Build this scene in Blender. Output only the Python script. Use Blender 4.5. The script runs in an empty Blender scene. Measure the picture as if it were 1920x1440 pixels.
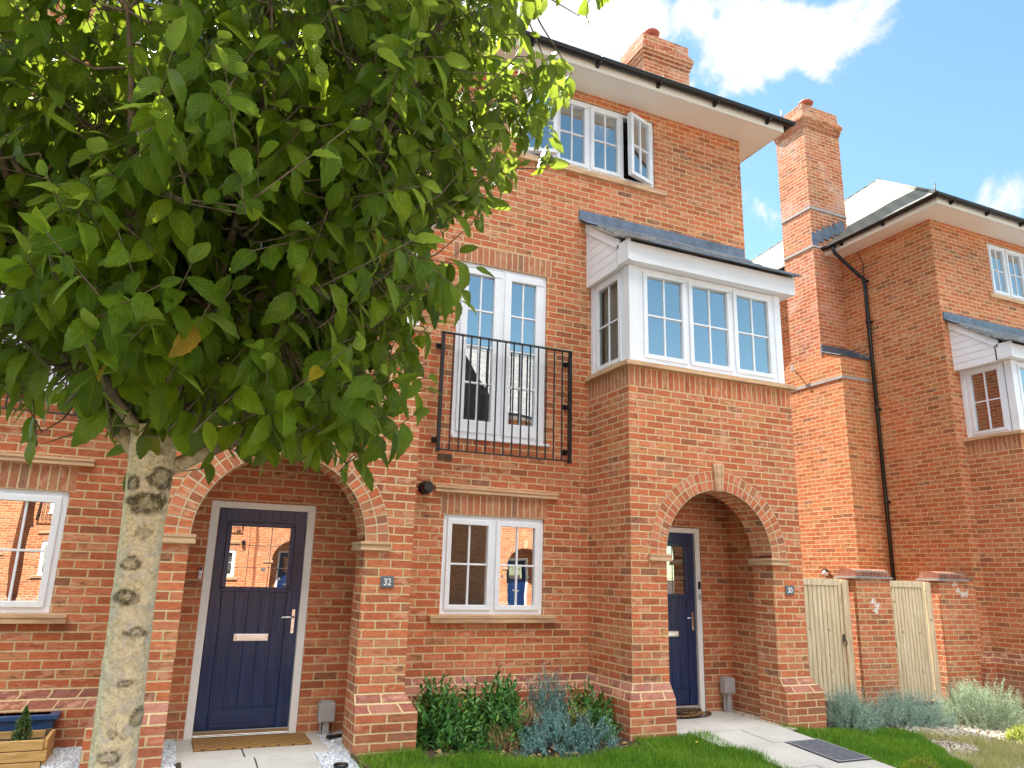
import bpy, math, random
import numpy as np
from mathutils import Vector, Matrix
random.seed(7); rng = np.random.default_rng(7)
R = math.radians
sc = bpy.context.scene
col = sc.collection

# ------------------------------------------------------------------ camera
CAM = Vector((-4.3468, -7.6394, 1.5546)); F_PX, YAW, PITCH, ROLL = 1393.47, 0.41166, 0.24992, 0.02660
cd = bpy.data.cameras.new('camera'); cam = bpy.data.objects.new('camera', cd); col.objects.link(cam); sc.camera = cam
cd.sensor_width = 36; cd.lens = F_PX*36/1920; cd.clip_start = .05; cd.clip_end = 3000
fw = Vector((math.sin(YAW)*math.cos(PITCH), math.cos(YAW)*math.cos(PITCH), math.sin(PITCH)))
rt = Vector((math.cos(YAW), -math.sin(YAW), 0)); up = rt.cross(fw)
rt2 = rt*math.cos(ROLL)+up*math.sin(ROLL); up2 = up*math.cos(ROLL)-rt*math.sin(ROLL)
m = Matrix((rt2, up2, -fw)).transposed().to_4x4(); m.translation = CAM; cam.matrix_world = m

# ------------------------------------------------------------------ sky, sun, exposure
SUN_EL, SUN_AZ = 52.0, -13.0          # azimuth from +Y towards +X: the sun stands behind the houses
w = bpy.data.worlds.new('World'); sc.world = w; w.use_nodes = True
nt = w.node_tree; N = nt.nodes; Lk = nt.links; N.clear()
def wn(t, **k):
    n = N.new(t)
    for a, b in k.items(): setattr(n, a, b)
    return n
def mth(op, a, b=None, c=None, nodes=None, links=None):
    n = (nodes or N).new('ShaderNodeMath'); n.operation = op
    for i, v in enumerate((a, b, c)):
        if v is None: continue
        if isinstance(v, (int, float)): n.inputs[i].default_value = v
        else: (links or Lk).new(v, n.inputs[i])
    return n.outputs[0]
sky = wn('ShaderNodeTexSky', sky_type='NISHITA', sun_disc=False, sun_elevation=R(SUN_EL), sun_rotation=R(SUN_AZ), air_density=1.0, dust_density=.15, ozone_density=2.0)
tc = wn('ShaderNodeTexCoord')
nz = wn('ShaderNodeTexNoise'); nz.inputs['Scale'].default_value = 8.5; nz.inputs['Detail'].default_value = 9; nz.inputs['Roughness'].default_value = .62; nz.inputs['Distortion'].default_value = .25
Lk.new(tc.outputs['Generated'], nz.inputs['Vector'])
nz2 = wn('ShaderNodeTexNoise'); nz2.inputs['Scale'].default_value = 1.6; nz2.inputs['Detail'].default_value = 4
Lk.new(tc.outputs['Generated'], nz2.inputs['Vector'])
def pxdir(x, y): return (fw + rt2*((x-960)/F_PX) - up2*((y-720)/F_PX)).normalized()
cover = mth('MULTIPLY', mth('SUBTRACT', nz2.outputs['Fac'], .5), .55)
for (x, y, rad, amp) in ((1120, 25, .10, .34), (980, 20, .16, .26), (1230, 10, .07, .22), (1320, 20, .05, .12), (1400, 115, .060, .38), (1490, 85, .050, .32), (1350, 150, .04, .2), (1700, 20, .075, .38), (1650, 60, .035, .22), (1560, 75, .03, .2), (1440, 400, .05, .22),
                         (1890, 385, .045, .34), (1830, 400, .04, .14), (1580, 330, .05, .06), (300, 330, .3, .3), (1560, 90, .04, .08), (1760, 230, .25, -.10), (1640, 200, .12, -.12)):
    d = pxdir(x, y)
    vm = wn('ShaderNodeVectorMath', operation='DISTANCE'); Lk.new(tc.outputs['Generated'], vm.inputs[0]); vm.inputs[1].default_value = d
    q = mth('DIVIDE', vm.outputs['Value'], rad); g = mth('POWER', 2.718, mth('MULTIPLY', mth('MULTIPLY', q, q), -1.0))
    cover = mth('ADD', cover, mth('MULTIPLY', g, amp))
# unseen bright cloud behind the camera, added to light the shaded house fronts
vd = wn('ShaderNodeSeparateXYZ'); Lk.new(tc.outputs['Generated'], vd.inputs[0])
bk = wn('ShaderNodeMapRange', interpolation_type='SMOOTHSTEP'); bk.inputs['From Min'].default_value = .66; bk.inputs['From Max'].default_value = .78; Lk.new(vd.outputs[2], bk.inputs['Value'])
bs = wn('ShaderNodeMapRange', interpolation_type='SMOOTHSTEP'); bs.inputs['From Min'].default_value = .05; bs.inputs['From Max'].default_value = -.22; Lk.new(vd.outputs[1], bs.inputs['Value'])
fill_cloud = mth('MULTIPLY', bk.outputs[0], bs.outputs[0])
cover = mth('ADD', cover, mth('MULTIPLY', fill_cloud, .60))
dens = mth('ADD', mth('MULTIPLY', mth('SUBTRACT', nz.outputs['Fac'], .56), 1.9), mth('SUBTRACT', cover, .13))
mr = wn('ShaderNodeMapRange', interpolation_type='SMOOTHSTEP'); mr.inputs['From Min'].default_value = -.07; mr.inputs['From Max'].default_value = .22; Lk.new(dens, mr.inputs['Value'])
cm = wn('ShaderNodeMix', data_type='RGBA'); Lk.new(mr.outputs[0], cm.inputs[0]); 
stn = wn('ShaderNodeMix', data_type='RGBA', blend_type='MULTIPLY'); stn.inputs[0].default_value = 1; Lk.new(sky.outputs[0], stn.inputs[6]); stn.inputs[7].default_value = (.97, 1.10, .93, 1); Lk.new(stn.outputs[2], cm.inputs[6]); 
cb = wn('ShaderNodeMix', data_type='RGBA'); Lk.new(fill_cloud, cb.inputs[0]); cb.inputs[6].default_value = (4.1, 4.1, 4.1, 1); cb.inputs[7].default_value = (24, 23.4, 22.4, 1); Lk.new(cb.outputs[2], cm.inputs[7])
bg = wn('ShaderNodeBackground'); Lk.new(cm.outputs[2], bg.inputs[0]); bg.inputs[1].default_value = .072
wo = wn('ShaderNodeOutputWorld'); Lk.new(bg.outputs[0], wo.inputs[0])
sd = bpy.data.lights.new('sun', 'SUN'); sd.energy = 5.0; sd.angle = R(.6); sd.color = (1, .93, .82)
so = bpy.data.objects.new('sun', sd); col.objects.link(so)
sdir = Vector((math.sin(R(SUN_AZ))*math.cos(R(SUN_EL)), math.cos(R(SUN_AZ))*math.cos(R(SUN_EL)), math.sin(R(SUN_EL))))
so.rotation_euler = sdir.to_track_quat('Z', 'Y').to_euler()
sc.view_settings.view_transform = 'Standard'; sc.view_settings.look = 'None'; sc.view_settings.exposure = 1.95; sc.view_settings.gamma = 1
sc.cycles.max_bounces = 8; sc.cycles.transparent_max_bounces = 12; sc.cycles.use_denoising = True

# ------------------------------------------------------------------ material helpers
class NT:
    def __init__(s, name):
        s.m = bpy.data.materials.new(name); s.m.use_nodes = True; s.t = s.m.node_tree; s.N = s.t.nodes; s.L = s.t.links
        s.b = s.N['Principled BSDF']; s.out = s.N['Material Output']
    def n(s, t, **k):
        n = s.N.new(t)
        for a, b in k.items():
            if a in n.bl_rna.properties.keys(): setattr(n, a, b)
            else: n.inputs[a].default_value = b
        return n
    def l(s, a, b): s.L.new(a, b)
    def m_(s, op, a, b=None, c=None): return mth(op, a, b, c, s.N, s.L)
    def mix(s, f, a, b, bt='MIX'):
        n = s.N.new('ShaderNodeMix'); n.data_type = 'RGBA'; n.blend_type = bt
        for i, v in ((0, f), (6, a), (7, b)):
            if isinstance(v, (int, float)): n.inputs[i].default_value = v
            elif isinstance(v, tuple): n.inputs[i].default_value = (*v, 1)
            else: s.L.new(v, n.inputs[i])
        return n.outputs[2]
    def noise(s, scale, detail=3, rough=.5, vec=None, dist=0):
        n = s.N.new('ShaderNodeTexNoise'); n.inputs['Scale'].default_value = scale; n.inputs['Detail'].default_value = detail; n.inputs['Roughness'].default_value = rough; n.inputs['Distortion'].default_value = dist
        if vec is not None: s.L.new(vec, n.inputs['Vector'])
        return n.outputs['Fac']
    def ramp(s, fac, stops, mode='LINEAR'):
        n = s.N.new('ShaderNodeValToRGB'); cr = n.color_ramp; cr.interpolation = mode
        while len(cr.elements) > 1: cr.elements.remove(cr.elements[-1])
        cr.elements[0].position = stops[0][0]; cr.elements[0].color = (*stops[0][1], 1)
        for p, c in stops[1:]:
            e = cr.elements.new(p); e.color = (*c, 1)
        s.L.new(fac, n.inputs[0]); return n.outputs[0]
    def step(s, v, a, b):
        n = s.N.new('ShaderNodeMapRange'); n.interpolation_type = 'SMOOTHSTEP'; n.inputs['From Min'].default_value = a; n.inputs['From Max'].default_value = b
        s.L.new(v, n.inputs['Value']); return n.outputs[0]
    def bump(s, h, strength=.3, dist=.01, normal=None):
        n = s.N.new('ShaderNodeBump'); n.inputs['Strength'].default_value = strength; n.inputs['Distance'].default_value = dist; s.L.new(h, n.inputs['Height'])
        if normal is not None: s.L.new(normal, n.inputs['Normal'])
        s.L.new(n.outputs[0], s.b.inputs['Normal']); return n.outputs[0]
    def obj(s): return s.n('ShaderNodeTexCoord').outputs['Object']
    def uv(s): return s.n('ShaderNodeTexCoord').outputs['UV']
    def base(s, c):
        if isinstance(c, tuple): s.b.inputs['Base Color'].default_value = (*c, 1)
        else: s.L.new(c, s.b.inputs['Base Color'])
    def rough(s, v):
        if isinstance(v, (int, float)): s.b.inputs['Roughness'].default_value = v
        else: s.L.new(v, s.b.inputs['Roughness'])
def plain(name, c, rough=.5, metal=0, var=.06, scale=6, bump=0, coat=0):
    t = NT(name); o = t.obj(); f = t.noise(scale, 5, .6, o)
    d = tuple(max(0, x*(1-var*3)) for x in c); l = tuple(min(1, x*(1+var)) for x in c)
    t.base(t.ramp(f, [(.25, d), (.6, c), (.85, l)])); t.rough(rough); t.b.inputs['Metallic'].default_value = metal
    if coat: t.b.inputs['Coat Weight'].default_value = coat; t.b.inputs['Coat Roughness'].default_value = .12
    if bump: t.bump(t.noise(scale*14, 4, .6, o), bump, .004)
    return t.m
PAL = [(0, (.27, .10, .055)), (.04, (.38, .115, .055)), (.16, (.46, .125, .055)), (.34, (.54, .150, .065)), (.52, (.60, .18, .080)), (.66, (.64, .21, .105)), (.78, (.56, .22, .12)), (.87, (.60, .26, .11)), (.935, (.54, .25, .13)), (.975, (.40, .17, .09)), (1, (.24, .12, .08))]
PAL = [(p, (c[0]*.98, c[1]*.99, c[2]*.96)) for p, c in PAL]
PURP = [(0, (.22, .085, .065)), (.3, (.33, .12, .085)), (.6, (.40, .15, .10)), (.85, (.46, .20, .14)), (1, (.27, .12, .09))]
OCH = [(0, (.30, .17, .07)), (.5, (.40, .25, .11)), (1, (.47, .31, .15))]
def brick(name, Lb=.225, H=.075, stag=.5, pal=PAL, mortar=(.68, .51, .29), mw=.0066, seed=0.0, white=0.0, tint=None):
    t = NT(name); uv = t.uv()
    sx = t.n('ShaderNodeSeparateXYZ'); t.l(uv, sx.inputs[0])
    wob = t.n('ShaderNodeTexNoise'); wob.inputs['Scale'].default_value = 9; wob.inputs['Detail'].default_value = 3; t.l(uv, wob.inputs['Vector'])
    sw = t.n('ShaderNodeSeparateColor'); t.l(wob.outputs['Color'], sw.inputs[0])
    u = t.m_('ADD', sx.outputs[0], t.m_('MULTIPLY', t.m_('SUBTRACT', sw.outputs[0], .5), .010))
    v = t.m_('ADD', sx.outputs[1], t.m_('MULTIPLY', t.m_('SUBTRACT', sw.outputs[1], .5), .007))
    row = t.m_('FLOOR', t.m_('DIVIDE', v, H))
    par = t.m_('MODULO', t.m_('ABSOLUTE', row), 2.0)
    u2 = t.m_('ADD', u, t.m_('MULTIPLY', par, stag*Lb))
    wr = t.n('ShaderNodeTexWhiteNoise', noise_dimensions='1D'); t.l(t.m_('ADD', row, seed+31.7), wr.inputs['W'])
    u2 = t.m_('ADD', u2, t.m_('MULTIPLY', t.m_('SUBTRACT', wr.outputs['Value'], .5), .016 if stag else 0))
    cl = t.m_('FLOOR', t.m_('DIVIDE', u2, Lb))
    fu = t.m_('SUBTRACT', u2, t.m_('MULTIPLY', cl, Lb)); fv = t.m_('SUBTRACT', v, t.m_('MULTIPLY', row, H))
    du = t.m_('MINIMUM', fu, t.m_('SUBTRACT', Lb, fu)); dv = t.m_('MINIMUM', fv, t.m_('SUBTRACT', H, fv))
    dd = t.m_('MINIMUM', du, dv)
    ed = t.noise(55, 3, .6, uv)
    dd = t.m_('ADD', dd, t.m_('MULTIPLY', t.m_('SUBTRACT', ed, .5), .010))
    mask = t.step(dd, mw-.0012, mw+.0016)
    cx = t.n('ShaderNodeCombineXYZ'); t.l(cl, cx.inputs[0]); t.l(row, cx.inputs[1]); cx.inputs[2].default_value = seed
    wnz = t.n('ShaderNodeTexWhiteNoise', noise_dimensions='3D'); t.l(cx.outputs[0], wnz.inputs['Vector'])
    big = t.noise(.9, 3, .6, uv)
    fac = t.m_('ADD', wnz.outputs['Value'], t.m_('MULTIPLY', t.m_('SUBTRACT', big, .5), .22)); fac = t.m_('MINIMUM', t.m_('MAXIMUM', fac, 0.0), 1.0)
    c = t.ramp(fac, pal); c = t.mix(.22, c, pal[len(pal)//2][1])
    sc2 = t.n('ShaderNodeSeparateColor'); t.l(wnz.outputs['Color'], sc2.inputs[0])
    # face texture: creases, kiss marks, dark burnt patches, sandy bloom
    mp = t.n('ShaderNodeMapping'); t.l(uv, mp.inputs[0]); mp.inputs['Scale'].default_value = (18, 55, 1)
    cr = t.noise(1.0, 5, .65, mp.outputs[0], .6)
    c = t.mix(1.0, c, t.ramp(cr, [(.28, (.60, .56, .54)), (.5, (1, 1, 1)), (.78, (1.25, 1.24, 1.22))]), 'MULTIPLY')
    mp2 = t.n('ShaderNodeMapping'); t.l(uv, mp2.inputs[0]); mp2.inputs['Scale'].default_value = (9, 20, 1)
    pt = t.noise(1.0, 2, .5, mp2.outputs[0])
    burnt = t.m_('MULTIPLY', t.step(pt, .57, .69), t.step(sc2.outputs[0], .74, .90))
    c = t.mix(t.m_('MULTIPLY', burnt, .68), c, (.12, .07, .055))
    bloom = t.m_('MULTIPLY', t.step(pt, .52, .38), t.step(sc2.outputs[1], .55, .9))
    c = t.mix(t.m_('MULTIPLY', bloom, .55), c, (.74, .42, .28))
    scr = t.noise(3.2, 6, .72, uv)
    c = t.mix(t.m_('MULTIPLY', t.step(scr, .57, .72), .42), c, (.70, .50, .34))
    gr = t.noise(.55, 4, .6, uv); damp = t.m_('MULTIPLY', t.step(t.m_('ADD', sx.outputs[1], t.m_('MULTIPLY', gr, .5)), .65, .2), .35)
    c = t.mix(1.0, c, t.ramp(gr, [(.32, (.84, .82, .80)), (.5, (1, 1, 1)), (.7, (1.10, 1.08, 1.03))]), 'MULTIPLY'); c = t.mix(damp, c, tuple(q*.8 for q in (.42, .26, .18)))
    if tint: c = t.mix(1.0, c, tint, 'MULTIPLY')
    if white:
        wz = t.noise(1.4, 6, .7, uv); c = t.mix(t.m_('MULTIPLY', t.step(wz, .48, .66), white), c, (.66, .52, .48))
    mc = t.mix(t.noise(14, 4, .6, uv), tuple(x*.72 for x in mortar), tuple(min(1, x*1.22) for x in mortar))
    t.base(t.mix(mask, mc, c)); t.rough(.9); t.b.inputs['Specular IOR Level'].default_value = .25
    h = t.m_('ADD', t.m_('MULTIPLY', mask, .75), t.m_('ADD', t.m_('MULTIPLY', cr, .35), t.m_('MULTIPLY', sc2.outputs[2], .25)))
    t.bump(h, .75, .007)
    return t.m
M = {}
M['brick'] = brick('brickwork'); M['soldier'] = brick('soldier_course', stag=0, seed=3.0)
M['arch'] = brick('arch_headers', Lb=.108, H=.0775, stag=0, seed=5.0, mortar=(.60, .48, .31), mw=.0062)
M['plinth'] = brick('plinth_brick', pal=PURP, seed=8.0, white=.25); M['base'] = brick('base_brick', seed=12.0, white=.30, tint=(.95, .88, .90))
M['chim'] = brick('chimney_brick', pal=[(p, (c[0]*.92, c[1]*.88, c[2]*1.0)) for p, c in PAL], seed=15.0, white=.45)
M['pier'] = brick('pier_brick', seed=21.0, white=.12)
M['ochre'] = brick('side_brick', seed=25.0, pal=[(p, (c[0]*1.0, c[1]*1.03, c[2]*.90)) for p, c in PAL])
M['upvc'] = plain('white_upvc', (.86, .90, .96), .32, var=.035, scale=3)
M['cream'] = plain('cream_board', (.93, .91, .84), .45, var=.02, scale=1.5)
M['white'] = plain('white_board', (.88, .91, .96), .45, var=.03, scale=2)
M['black'] = plain('black_plastic', (.012, .012, .014), .25, var=.1, scale=3)
M['iron'] = plain('black_iron', (.012, .013, .017), .35, var=.2, scale=8)
M['chrome'] = plain('chrome', (.75, .74, .72), .18, metal=1, var=.02)
M['stone'] = None
t = NT('cast_stone'); o = t.obj(); mp = t.n('ShaderNodeMapping'); t.l(o, mp.inputs[0]); mp.inputs['Scale'].default_value = (2.5, 2.5, 26)
f = t.noise(1, 5, .6, mp.outputs[0]); t.base(t.ramp(f, [(.25, (.36, .21, .12)), (.5, (.60, .39, .23)), (.75, (.74, .53, .34))])); t.rough(.85); t.bump(f, .5, .008); M['stone'] = t.m
t = NT('slate'); o = t.uv(); sx = t.n('ShaderNodeTexBrick'); t.l(o, sx.inputs['Vector'])
sx.inputs['Scale'].default_value = 1; sx.inputs['Brick Width'].default_value = .25; sx.inputs['Row Height'].default_value = .19; sx.inputs['Mortar Size'].default_value = .004; sx.inputs['Color1'].default_value = (.15, .15, .16, 1); sx.inputs['Color2'].default_value = (.27, .26, .25, 1); sx.inputs['Mortar'].default_value = (.03, .03, .03, 1); sx.inputs['Mortar Smooth'].default_value = .3
f = t.noise(7, 6, .65, o); t.base(t.mix(1.0, sx.outputs['Color'], t.ramp(f, [(.3, (.65, .65, .66)), (.7, (1.3, 1.28, 1.2))]), 'MULTIPLY')); t.rough(.42)
t.bump(t.m_('ADD', t.m_('MULTIPLY', f, .4), t.m_('SUBTRACT', 1.0, sx.outputs['Fac'])), .6, .01); M['slate'] = t.m
t = NT('pale_slate'); o = t.uv(); sx = t.n('ShaderNodeTexBrick'); t.l(o, sx.inputs['Vector'])
sx.inputs['Scale'].default_value = 1; sx.inputs['Brick Width'].default_value = .3; sx.inputs['Row Height'].default_value = .2; sx.inputs['Mortar Size'].default_value = .02; sx.inputs['Color1'].default_value = (.155, .148, .115, 1); sx.inputs['Color2'].default_value = (.20, .19, .145, 1); sx.inputs['Mortar'].default_value = (.03, .028, .022, 1)
t.base(sx.outputs['Color']); t.rough(.75); M['paleslate'] = t.m
t = NT('lead'); o = t.obj(); f = t.noise(5, 5, .6, o); t.base(t.ramp(f, [(.3, (.10, .13, .17)), (.55, (.16, .20, .26)), (.8, (.24, .28, .34))])); t.rough(.5); t.b.inputs['Metallic'].default_value = .35; t.bump(t.noise(9, 3, .5, o), .4, .012); M['lead'] = t.m
M['grey_band'] = plain('grey_weather_band', (.42, .41, .40), .8, var=.08, bump=.3)
M['terra'] = plain('terracotta', (.34, .11, .075), .6, var=.1, bump=.2)
# glass panes: clear sheet with a strong surface reflection over the room behind
def glassmat(name, refl, tint):
    t = NT(name); t.N.remove(t.b)
    g = t.n('ShaderNodeBsdfGlossy'); g.inputs['Roughness'].default_value = .0; g.inputs['Color'].default_value = (*tint, 1)
    nb = t.n('ShaderNodeBump'); nb.inputs['Strength'].default_value = .22; nb.inputs['Distance'].default_value = .006; t.l(t.noise(1.6, 1, .5, t.obj()), nb.inputs['Height']); t.l(nb.outputs[0], g.inputs['Normal'])
    tr = t.n('ShaderNodeBsdfTransparent'); tr.inputs['Color'].default_value = (.80, .84, .86, 1)
    lw = t.n('ShaderNodeFresnel'); lw.inputs['IOR'].default_value = 1.5
    fac = t.m_('MINIMUM', t.m_('ADD', lw.outputs[0], refl), 1.0)
    mx = t.n('ShaderNodeMixShader'); t.l(fac, mx.inputs[0]); t.l(tr.outputs[0], mx.inputs[1]); t.l(g.outputs[0], mx.inputs[2]); t.l(mx.outputs[0], t.out.inputs[0]); return t.m
M['glass'] = glassmat('window_glass', .48, (.92, .97, 1))
M['glass3'] = glassmat('side_glass', .02, (.92, .97, 1))
M['glass2'] = glassmat('door_glass', .42, (1, 1, 1))
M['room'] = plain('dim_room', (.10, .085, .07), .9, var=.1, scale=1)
M['blind'] = plain('cream_blind', (.66, .62, .52), .8, var=.04, scale=3)
M['curtain'] = plain('pale_curtain', (.52, .58, .64), .85, var=.05, scale=3)
def paintwood(name, c, lo, rough):
    t = NT(name); o = t.obj(); mp = t.n('ShaderNodeMapping'); t.l(o, mp.inputs[0]); mp.inputs['Scale'].default_value = (22, 22, 1.6)
    f = t.noise(1.6, 6, .6, mp.outputs[0], 1.6); t.base(t.ramp(f, [(.3, lo), (.55, c)])); t.rough(rough); t.bump(f, .9, .010); t.b.inputs['Specular IOR Level'].default_value = .5; t.b.inputs['Coat Weight'].default_value = .25; t.b.inputs['Coat Roughness'].default_value = .16; t.b.inputs['Coat IOR'].default_value = 1.6
    return t.m
M['navy'] = paintwood('navy_door_skin', (.0005, .024, .115), (.0002, .008, .04), .30)
M['door_frame'] = plain('cream_door_frame', (.90, .92, .92), .4, var=.02)
def wood(name, a, b, c, sx=1.2, rough=.75):
    t = NT(name); o = t.obj(); mp = t.n('ShaderNodeMapping'); t.l(o, mp.inputs[0]); mp.inputs['Scale'].default_value = sx if isinstance(sx, tuple) else (14, 14, sx)
    f = t.noise(2, 6, .65, mp.outputs[0], 1.2); k = t.noise(9, 2, .5, o)
    cc = t.ramp(f, [(.25, a), (.5, b), (.75, c)]); cc = t.mix(t.m_('MULTIPLY', t.step(k, .70, .76), .8), cc, tuple(x*.3 for x in a)); t.base(cc); t.rough(rough); t.bump(f, .4, .004); return t.m
M['gate'] = wood('weathered_softwood', (.40, .29, .16), (.70, .58, .39), (.84, .75, .57))
M['planter'] = wood('honey_softwood', (.38, .20, .06), (.62, .38, .13), (.74, .50, .21), (1.5, 14, 14))
M['darkwood'] = wood('dark_stained_wood', (.06, .035, .02), (.12, .07, .04), (.2, .12, .07))
M['bluep'] = plain('blue_painted_planter', (.015, .075, .21), .4, var=.12, scale=5)
M['meter'] = plain('grey_meter_box', (.44, .43, .44), .5, var=.04)
M['plate'] = plain('slate_house_plate', (.13, .16, .19), .5, var=.08)
M['digit'] = plain('white_digit', (.85, .85, .85), .5, var=0)
M['soil'] = plain('soil', (.075, .045, .028), .95, var=.2, scale=14, bump=.8)
t = NT('concrete_slab'); o = t.obj(); f = t.noise(2.2, 6, .6, o); g = t.noise(60, 4, .7, o); t.base(t.mix(.35, t.ramp(f, [(.3, (.42, .41, .38)), (.55, (.56, .54, .50)), (.75, (.66, .63, .57))]), t.ramp(g, [(.3, (.36, .35, .33)), (.7, (.68, .66, .6))]))); t.rough(.85); t.bump(g, .35, .004); M['slab'] = t.m
t = NT('lawn_soil'); o = t.obj(); t.base(t.ramp(t.noise(12, 6, .7, o), [(.3, (.018, .035, .008)), (.6, (.045, .085, .015)), (.8, (.09, .10, .03))])); t.rough(.95); M['lawnbase'] = t.m
M['asphalt'] = plain('asphalt', (.07, .07, .07), .9, var=.1, scale=40, bump=.5)
M['paving'] = plain('pavement_grey', (.42, .40, .37), .9, var=.08, scale=20, bump=.4)
M['kerb'] = plain('kerb_concrete', (.36, .35, .33), .9, var=.08, bump=.3)
M['coir'] = None
t = NT('coir_mat'); o = t.obj(); sx = t.n('ShaderNodeSeparateXYZ'); t.l(o, sx.inputs[0])
a1 = t.m_('SINE', t.m_('MULTIPLY', t.m_('ADD', sx.outputs[0], t.m_('MULTIPLY', sx.outputs[1], 1.1)), 26.0)); b1 = t.m_('SINE', t.m_('MULTIPLY', t.m_('SUBTRACT', sx.outputs[0], t.m_('MULTIPLY', sx.outputs[1], 1.1)), 26.0))
k = t.step(t.m_('MINIMUM', t.m_('ABSOLUTE', a1), t.m_('ABSOLUTE', b1)), .26, .12); fz = t.noise(160, 4, .7, o)
t.base(t.mix(t.m_('MULTIPLY', k, .8), t.ramp(fz, [(.3, (.20, .10, .025)), (.7, (.47, .27, .085))]), (.06, .025, .01))); t.rough(.95); t.bump(fz, .8, .006); M['coir'] = t.m

# ------------------------------------------------------------------ mesh builder
class MB:
    def __init__(s): s.v = []; s.f = []; s.m = []; s.uv = []; s.M = None; s.smooth = []
    def face(s, pts, mat=0, uv=None, smooth=False):
        if uv is None:
            a = Vector(pts[0]); b = Vector(pts[1]); n = Vector((0, 0, 0))
            for i in range(1, len(pts)-1): n += (Vector(pts[i])-a).cross(Vector(pts[i+1])-a)
            ax, ay, az = abs(n.x), abs(n.y), abs(n.z)
            if ax > ay and ax > az: uv = [(p[1]+1.0075, p[2]) for p in pts]
            elif ay >= az*.7: uv = [(p[0], p[2]) for p in pts]
            else: uv = [(p[0], p[1]) for p in pts]
        if s.M is not None: pts = [tuple(s.M @ Vector(p)) for p in pts]
        k = len(s.v); s.v += [tuple(p) for p in pts]; s.f.append(tuple(range(k, k+len(pts)))); s.m.append(mat); s.uv.append(uv); s.smooth.append(smooth)
    def box(s, x0, x1, y0, y1, z0, z1, mat=0, skip=''):
        if 'f' not in skip: s.face([(x0, y0, z0), (x1, y0, z0), (x1, y0, z1), (x0, y0, z1)], mat)
        if 'b' not in skip: s.face([(x1, y1, z0), (x0, y1, z0), (x0, y1, z1), (x1, y1, z1)], mat)
        if 'l' not in skip: s.face([(x0, y1, z0), (x0, y0, z0), (x0, y0, z1), (x0, y1, z1)], mat)
        if 'r' not in skip: s.face([(x1, y0, z0), (x1, y1, z0), (x1, y1, z1), (x1, y0, z1)], mat)
        if 't' not in skip: s.face([(x0, y0, z1), (x1, y0, z1), (x1, y1, z1), (x0, y1, z1)], mat)
        if 'u' not in skip: s.face([(x0, y1, z0), (x1, y1, z0), (x1, y0, z0), (x0, y0, z0)], mat)
    def prism(s, poly, axis, a, b, mat=0):
        """poly: 2D outline; axis 'x': poly=(y,z); 'y': (x,z); 'z': (x,y)"""
        def P(p, t): return {'x': (t, p[0], p[1]), 'y': (p[0], t, p[1]), 'z': (p[0], p[1], t)}[axis]
        n = len(poly); s.face([P(p, a) for p in poly], mat); s.face([P(p, b) for p in reversed(poly)], mat)
        for i in range(n):
            p, q = poly[i], poly[(i+1) % n]; s.face([P(p, a), P(p, b), P(q, b), P(q, a)], mat)
    def tube(s, pts, r, n=10, mat=0, cap=True):
        pts = [Vector(p) for p in pts]; rr = r if isinstance(r, (list, tuple)) else [r]*len(pts); rings = []
        for i, p in enumerate(pts):
            d = (pts[min(i+1, len(pts)-1)]-pts[max(i-1, 0)]).normalized(); a = d.orthogonal().normalized() if i == 0 else (pa - d*pa.dot(d)).normalized(); pa = a; b = d.cross(a)
            rings.append([tuple(p+(a*math.cos(2*math.pi*k/n)+b*math.sin(2*math.pi*k/n))*rr[i]) for k in range(n)])
        for i in range(len(rings)-1):
            for k in range(n): s.face([rings[i][k], rings[i][(k+1) % n], rings[i+1][(k+1) % n], rings[i+1][k]], mat, smooth=True)
        if cap: s.face(list(reversed(rings[0])), mat); s.face(rings[-1], mat)
    def lathe(s, prof, c, n=20, mat=0):
        rings = [[(c[0]+r*math.cos(2*math.pi*k/n), c[1]+r*math.sin(2*math.pi*k/n), c[2]+z) for k in range(n)] for r, z in prof]
        for i in range(len(rings)-1):
            for k in range(n): s.face([rings[i][k], rings[i][(k+1) % n], rings[i+1][(k+1) % n], rings[i+1][k]], mat, smooth=True)
        s.face(list(reversed(rings[0])), mat); s.face(rings[-1], mat)
    def panel(s, P, u0, u1, v0, v1, holes=(), regions=(), mat=0, flip=False):
        """wall in the plane P(u,v)->xyz, cut by holes (u0,u1,v0,v1) and recoloured in regions (..., mat, uvmode)"""
        us = sorted({u0, u1, *[h[i] for h in list(holes)+list(regions) for i in (0, 1) if u0 < h[i] < u1]})
        vs = sorted({v0, v1, *[h[i] for h in list(holes)+list(regions) for i in (2, 3) if v0 < h[i] < v1]})
        for i in range(len(us)-1):
            for j in range(len(vs)-1):
                a, b, c, d = us[i], us[i+1], vs[j], vs[j+1]; mu, mv = (a+b)/2, (c+d)/2
                if any(h[0] < mu < h[1] and h[2] < mv < h[3] for h in holes): continue
                mm = mat; uv = None
                for g in regions:
                    if g[0] < mu < g[1] and g[2] < mv < g[3]:
                        mm = g[4]; uv = [(z-g[2], x) for x, z in ((a, c), (b, c), (b, d), (a, d))]
                pts = [P(a, c), P(b, c), P(b, d), P(a, d)]
                if flip: pts.reverse(); uv = uv and uv[::-1]
                s.face(pts, mm, uv)
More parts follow.
